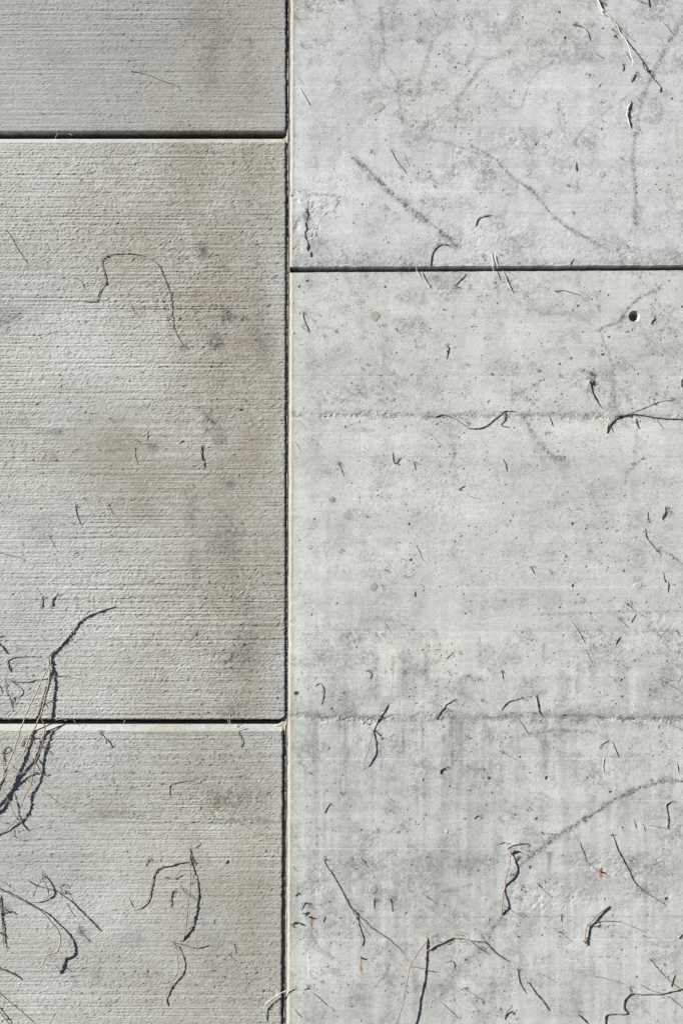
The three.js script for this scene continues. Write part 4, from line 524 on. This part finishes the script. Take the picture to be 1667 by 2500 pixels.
small('z3', [[[[10, 240], [60, 275], [145, 330]], 1.3, 2], [[[800, 500], [845, 580], [880, 640], [925, 690]], 1.1, 1.5, 4, 0], [[[0, 1590], [200, 1750], [300, 1840], [440, 1965]], 1.5, 2], [[[960, 840], [1020, 900], [1090, 990]], 1, 1.5, 4, 12], [[[535, 172], [500, 240], [440, 330], [400, 440]], 1.1, 2, 1]], 'tendril', wB);
small('z5', [[[[302, 1140], [285, 1190], [268, 1270], [264, 1425]], 2.6, 5, 0, 3], [[[170, 925], [250, 940], [340, 952], [430, 890]], 2.4, 4, 0, 3], [[[1170, 645], [1115, 720]], 3, 4], [[[80, 630], [90, 690]], 1.4, 3]], 'stub', wB);
small('a4', [[[[1300, 30], [1275, 62], [1282, 85], [1297, 116], [1282, 139]], 2, 5], [[[795, 740], [780, 775]], 2, 3, 4, 8], [[[1218, 1235], [1238, 1262]], 1.6, 2], [[[1245, 1185], [1262, 1240]], 1.4, 2]], 'stub', wB);
small('z2', [[[[490, 920], [660, 1040], [730, 1105]], 1.1, 1.5], [[[330, 560], [350, 570], [385, 605]], 1, 2], [[[130, 600], [180, 650], [245, 705]], 1.2, 2], [[[105, 890], [150, 935]], 1.1, 2], [[[330, 800], [420, 880]], 1, 2]], 'tendril', wB);
for (const [t, l] of [['z1', [[880, 1360], [905, 1385], [895, 1400]]], ['z1', [[665, 1362], [720, 1352], [745, 1358]]], ['z1', [[770, 1360], [800, 1368]]], ['z1', [[1480, 1400], [1500, 1360]]], ['a1', [[295, 738], [310, 703]]], ['a1', [[366, 710], [386, 722]]], ['a3', [[1224, 1168], [1226, 1242]]], ['a3', [[1207, 1206], [1222, 1240]]]]) vine('dry_straw', `pale dry straw poking out of ${t === 'a1' ? 'the upper' : 'the lower'} level joint of the brushed panels`, 'straw', `straws in ${t === 'a1' ? 'the upper' : 'the lower'} joint`, [['stem', M(t, l.map((p, i) => [p[0], p[1], i ? 3 : -2])), 1.4, 1.2]], 3);
small('z8', [[[[1215, 375], [1240, 392], [1330, 490], [1437, 612]], 2, 4, 0, 0], [[[600, 870], [640, 930], [715, 1042]], 2, 3], [[[60, 880], [150, 945], [262, 1003]], 1.5, 2.5], [[[880, 1062], [912, 1172]], 1.7, 2.5], [[[780, 0], [860, 32], [940, 62], [1050, 100]], 1.6, 3], [[[750, 1610], [820, 1690], [912, 1765]], 1.5, 2.5], [[[140, 1490], [165, 1440], [200, 1395]], 1.1, 2], [[[930, 1070], [970, 1140], [995, 1178]], 1, 2]], 'tendril', wU);
small('z8', [[[[540, 1075], [575, 1130], [546, 1198]], 3, 5, 1, 3], [[[770, 1255], [735, 1320], [693, 1392]], 3, 5, 1, 5], [[[1022, 1188], [975, 1230]], 4, 6, 1], [[[400, 598], [432, 624], [468, 648]], 4.6, 5, 1, 4], [[[985, -40], [1000, 40], [1012, 132]], 3, 5, 1]], 'stub', wU);
small('b1', [[[[1140, 95], [1180, 108], [1197, 130], [1202, 162]], 1.9, 3.5, 0, 8], [[[425, 590], [455, 638], [486, 682]], 2, 3, 0, 3], [[[470, 600], [497, 652]], 1.3, 3, 3], [[[664, 588], [700, 608], [762, 662]], 1.5, 3, 3], [[[36, 285], [62, 308], [88, 335]], 1.4, 2.5, 3], [[[68, 345], [92, 382], [110, 417]], 1.7, 3, 3], [[[580, 25], [605, 68]], 1.1, 2], [[[1155, 615], [1190, 655]], 1, 2]], 'tendril', wU);
small('b1', [[[[752, 890], [775, 856], [820, 845]], 2.6, 4, 1], [[[578, 1042], [594, 986], [616, 963], [657, 963]], 3, 5, 0, 4], [[[1150, 636], [1152, 672]], 3.4, 4, 2], [[[1366, 400], [1355, 450], [1366, 503]], 3.6, 5, 3, 4], [[[1140, 1015], [1125, 1040]], 2, 3]], 'stub', wU);
for (const [a, b] of [[[522, 1040, 1], [532, 1082, 12]], [[818, 985, 0], [826, 1082, 16]], [[832, 1000, 1], [842, 1050, 8]]]) vine('dry_straw', 'pale dry straw hanging over the level joint of the board-marked panels', 'straw', 'straws over the board-marked joint', [['stem', [...M('b1', [a, [(a[0] + b[0]) / 2 - 2, (a[1] + b[1]) / 2, (a[2] + b[2]) / 2], b])], 1.8, 1.6]], 3);
small('b2', [[[[80, 232], [92, 270], [107, 311]], 2.2, 4, 0, 4], [[[546, 68], [560, 95], [581, 136]], 2.4, 5, 3], [[[862, 64], [885, 110], [909, 157]], 2.2, 5, 3], [[[872, 68], [920, 92], [962, 126]], 1.2, 2], [[[675, 126], [700, 104], [722, 78]], 2.2, 3, 0, 7], [[[640, 357], [652, 366], [650, 385], [645, 411]], 2.4, 4, 0, 4], [[[430, 778], [440, 822], [464, 797]], 2.2, 3.5], [[[514, 818], [523, 849]], 2, 3, 0, 4], [[[862, 803], [874, 822], [880, 853]], 2, 4], [[[690, 923], [715, 910]], 2.2, 3, 0, 3], [[[1045, 640], [1059, 676]], 2, 3], [[[1566, 488], [1563, 508], [1568, 528]], 2, 3, 0], [[[1497, 990], [1501, 1018], [1488, 1042]], 2.4, 4, 0, 6], [[[1430, 1040], [1432, 1012]], 2, 2, 4, 6]], 'stub', wL);
small('b2', [[[[1070, 146], [1110, 146], [1172, 167]], 1.5, 2, 4, 6], [[[725, 950], [785, 964]], 1.2, 2], [[[218, 815], [232, 850], [241, 872]], 1.2, 2, 4, 6], [[[570, 700], [625, 752]], 1.1, 1.8], [[[890, 690], [945, 730]], 1, 1.8], [[[50, 735], [72, 772]], 1.4, 2], [[[1085, 475], [1130, 510]], 1, 1.5, 4, 4], [[[55, 650], [95, 685]], 1, 1.5]], 'tendril', wL);
small('za', [[[[1090, 625], [1130, 655], [1085, 692], [1058, 748]], 2.6, 3.5, 1, 3]], 'stub', wL);
small('b3', [[[[1508, 15], [1492, 32], [1490, 48]], 3, 4, 0, 5], [[[1490, 252], [1500, 292]], 2, 3], [[[1510, 288], [1511, 333]], 2.4, 4], [[[972, 228], [988, 260]], 3, 4, 0, 6], [[[520, 328], [520, 350]], 3, 3, 4], [[[1385, 415], [1367, 451]], 2.4, 4], [[[1320, 505], [1304, 537]], 2.4, 4], [[[335, 640], [351, 648], [344, 672]], 2, 4, 0, 4], [[[662, 572], [644, 592]], 2, 3, 0, 4], [[[590, 557], [620, 556]], 1.6, 2], [[[858, 642], [866, 672]], 2.6, 3, 0, 5], [[[992, 738], [1002, 770], [1010, 810]], 3.2, 4, 1, 4], [[[945, 742], [885, 765], [857, 793]], 2.2, 3, 0, 7], [[[1258, 978], [1259, 1037]], 2, 4, 3], [[[1545, 1000], [1553, 1040]], 1.8, 3], [[[640, 1020], [626, 1030], [622, 1046]], 3.6, 4, 4, 5]], 'stub', wL);
small('b3', [[[[1418, 80], [1430, 120], [1482, 188]], 2.1, 4, 1], [[[525, 150], [554, 212]], 1.1, 1.8, 1], [[[1122, 433], [1150, 470], [1186, 530]], 1.7, 3, 3], [[[1312, 430], [1356, 470]], 2, 3, 0, 6], [[[128, 700], [148, 690], [165, 710], [164, 740], [156, 776]], 1.9, 3.5, 0, 0], [[[920, 824], [965, 886]], 1.9, 3], [[[1290, 915], [1319, 980]], 2.2, 3], [[[1242, 932], [1275, 914]], 1.5, 2, 4, 4], [[[856, 953], [920, 991]], 1.5, 2.5, 5, 5], [[[1490, 680], [1530, 700], [1570, 732]], 1.3, 2, 4, 16], [[[1310, 600], [1360, 640]], 1, 1.5], [[[400, 450], [428, 486]], 1.1, 1.8], [[[1190, 560], [1215, 610]], 1, 1.5], [[[1345, 375], [1420, 430]], 1.1, 1.6, 4, 14], [[[1570, 650], [1545, 690]].reverse(), 1.2, 1.6]], 'tendril', wL);
small('b4', [[[[185, 230], [165, 266]], 2.2, 3.5, 0, 3], [[[766, 274], [750, 290]], 2.2, 3, 4, 4], [[[104, 618], [88, 620], [77, 646]], 2.2, 4, 4, 3], [[[40, 702], [60, 696], [88, 706]], 4.2, 5, 4, 6], [[[168, 668], [160, 696]], 2.2, 3], [[[62, 578], [52, 593]], 2, 3, 4, 3], [[[360, 600], [358, 642]], 1.8, 3, 4, 8], [[[425, 600], [430, 652]], 1.6, 2.5, 4, 8], [[[628, 850], [672, 848], [675, 876]], 2, 3], [[[900, 1042], [880, 1055], [870, 1077]], 2.8, 4, 0, 3], [[[1525, 220], [1507, 240], [1513, 290], [1510, 326]], 2.6, 5, 1, 4], [[[1375, 290], [1386, 327]], 1.6, 3], [[[1412, 308], [1421, 337]], 1.6, 3], [[[1535, 898], [1522, 946]], 2.6, 4], [[[1155, 1052], [1175, 1068], [1196, 1090]], 3.4, 4, 0, 8], [[[1548, 757], [1580, 728]], 3.4, 4], [[[1090, 664], [1093, 691]], 2, 3, 0, 4]], 'stub', wL);
small('b4', [[[[305, 438], [336, 477]], 1.5, 2], [[[918, 876], [935, 935], [956, 974]], 2.4, 3.5, 1, 4], [[[965, 928], [1000, 975], [1030, 1010], [1049, 1042]], 2.8, 4, 0, 6], [[[985, 893], [1030, 905], [1077, 932]], 1.2, 2], [[[1215, 904], [1270, 915], [1337, 933]], 2, 3], [[[1163, 383], [1180, 425], [1192, 457]], 1.7, 3], [[[1432, 311], [1475, 320], [1524, 331]], 1.9, 3], [[[1013, 339], [1045, 348], [1086, 351]], 1.6, 2.5, 0, 3], [[[1440, 838], [1480, 885], [1530, 935], [1590, 975]], 1.6, 3, 0, 6], [[[625, 1010], [690, 1070]], 1.4, 2], [[[715, 955], [790, 1002]], 1.1, 1.6, 4, 8], [[[1000, 545], [1060, 600]].map(p => p), 1, 1.5, 4, 6], [[[1085, 730], [1135, 770]], 1.2, 2, 0, 5], [[[920, 655], [945, 660], [958, 672]], 1.6, 2.5], [[[560, 590], [610, 625]], 1.1, 1.6, 4, 4], [[[900, 1018], [868, 1060]], 1, 1.5], [[[1190, 455], [1240, 495]], 1.1, 1.8], [[[580, 455], [610, 490]], 1, 1.5], [[[40, 475], [62, 497]], 1.2, 2]], 'tendril', wL);
// countless crumbs of rootlets all over the board-marked panels
{
  const gs = [];
  for (let k = 0; k < 210; k++) { const x = 722 + rnd() * 950, y = 20 + rnd() * 2460; if (Math.abs(y - 658) < 16) continue; if (fbm(x / 160 + 9, y / 160 + 2, 3) < -.12) continue; gs.push(rootletGeo(x, y, 3 + rnd() * 7, 2 + Math.floor(rnd() * 6))); }
  for (let k = 0; k < 70; k++) { const x = rnd() * 680, y = 20 + rnd() * 2460; if (Math.abs(y - 330) < 20 || Math.abs(y - 1770) < 24) continue; gs.push(rootletGeo(x, y, 3 + rnd() * 6, 1 + Math.floor(rnd() * 4))); }
  const m = mesh('rootlet_crumbs', mergeGeometries(gs), barkMats[4], scene); m.userData.kind = 'stuff'; tag(m, 'scattered dark crumbs of creeper rootlets all over the panels', 'rootlets');
}
renderer.render(scene, camera);
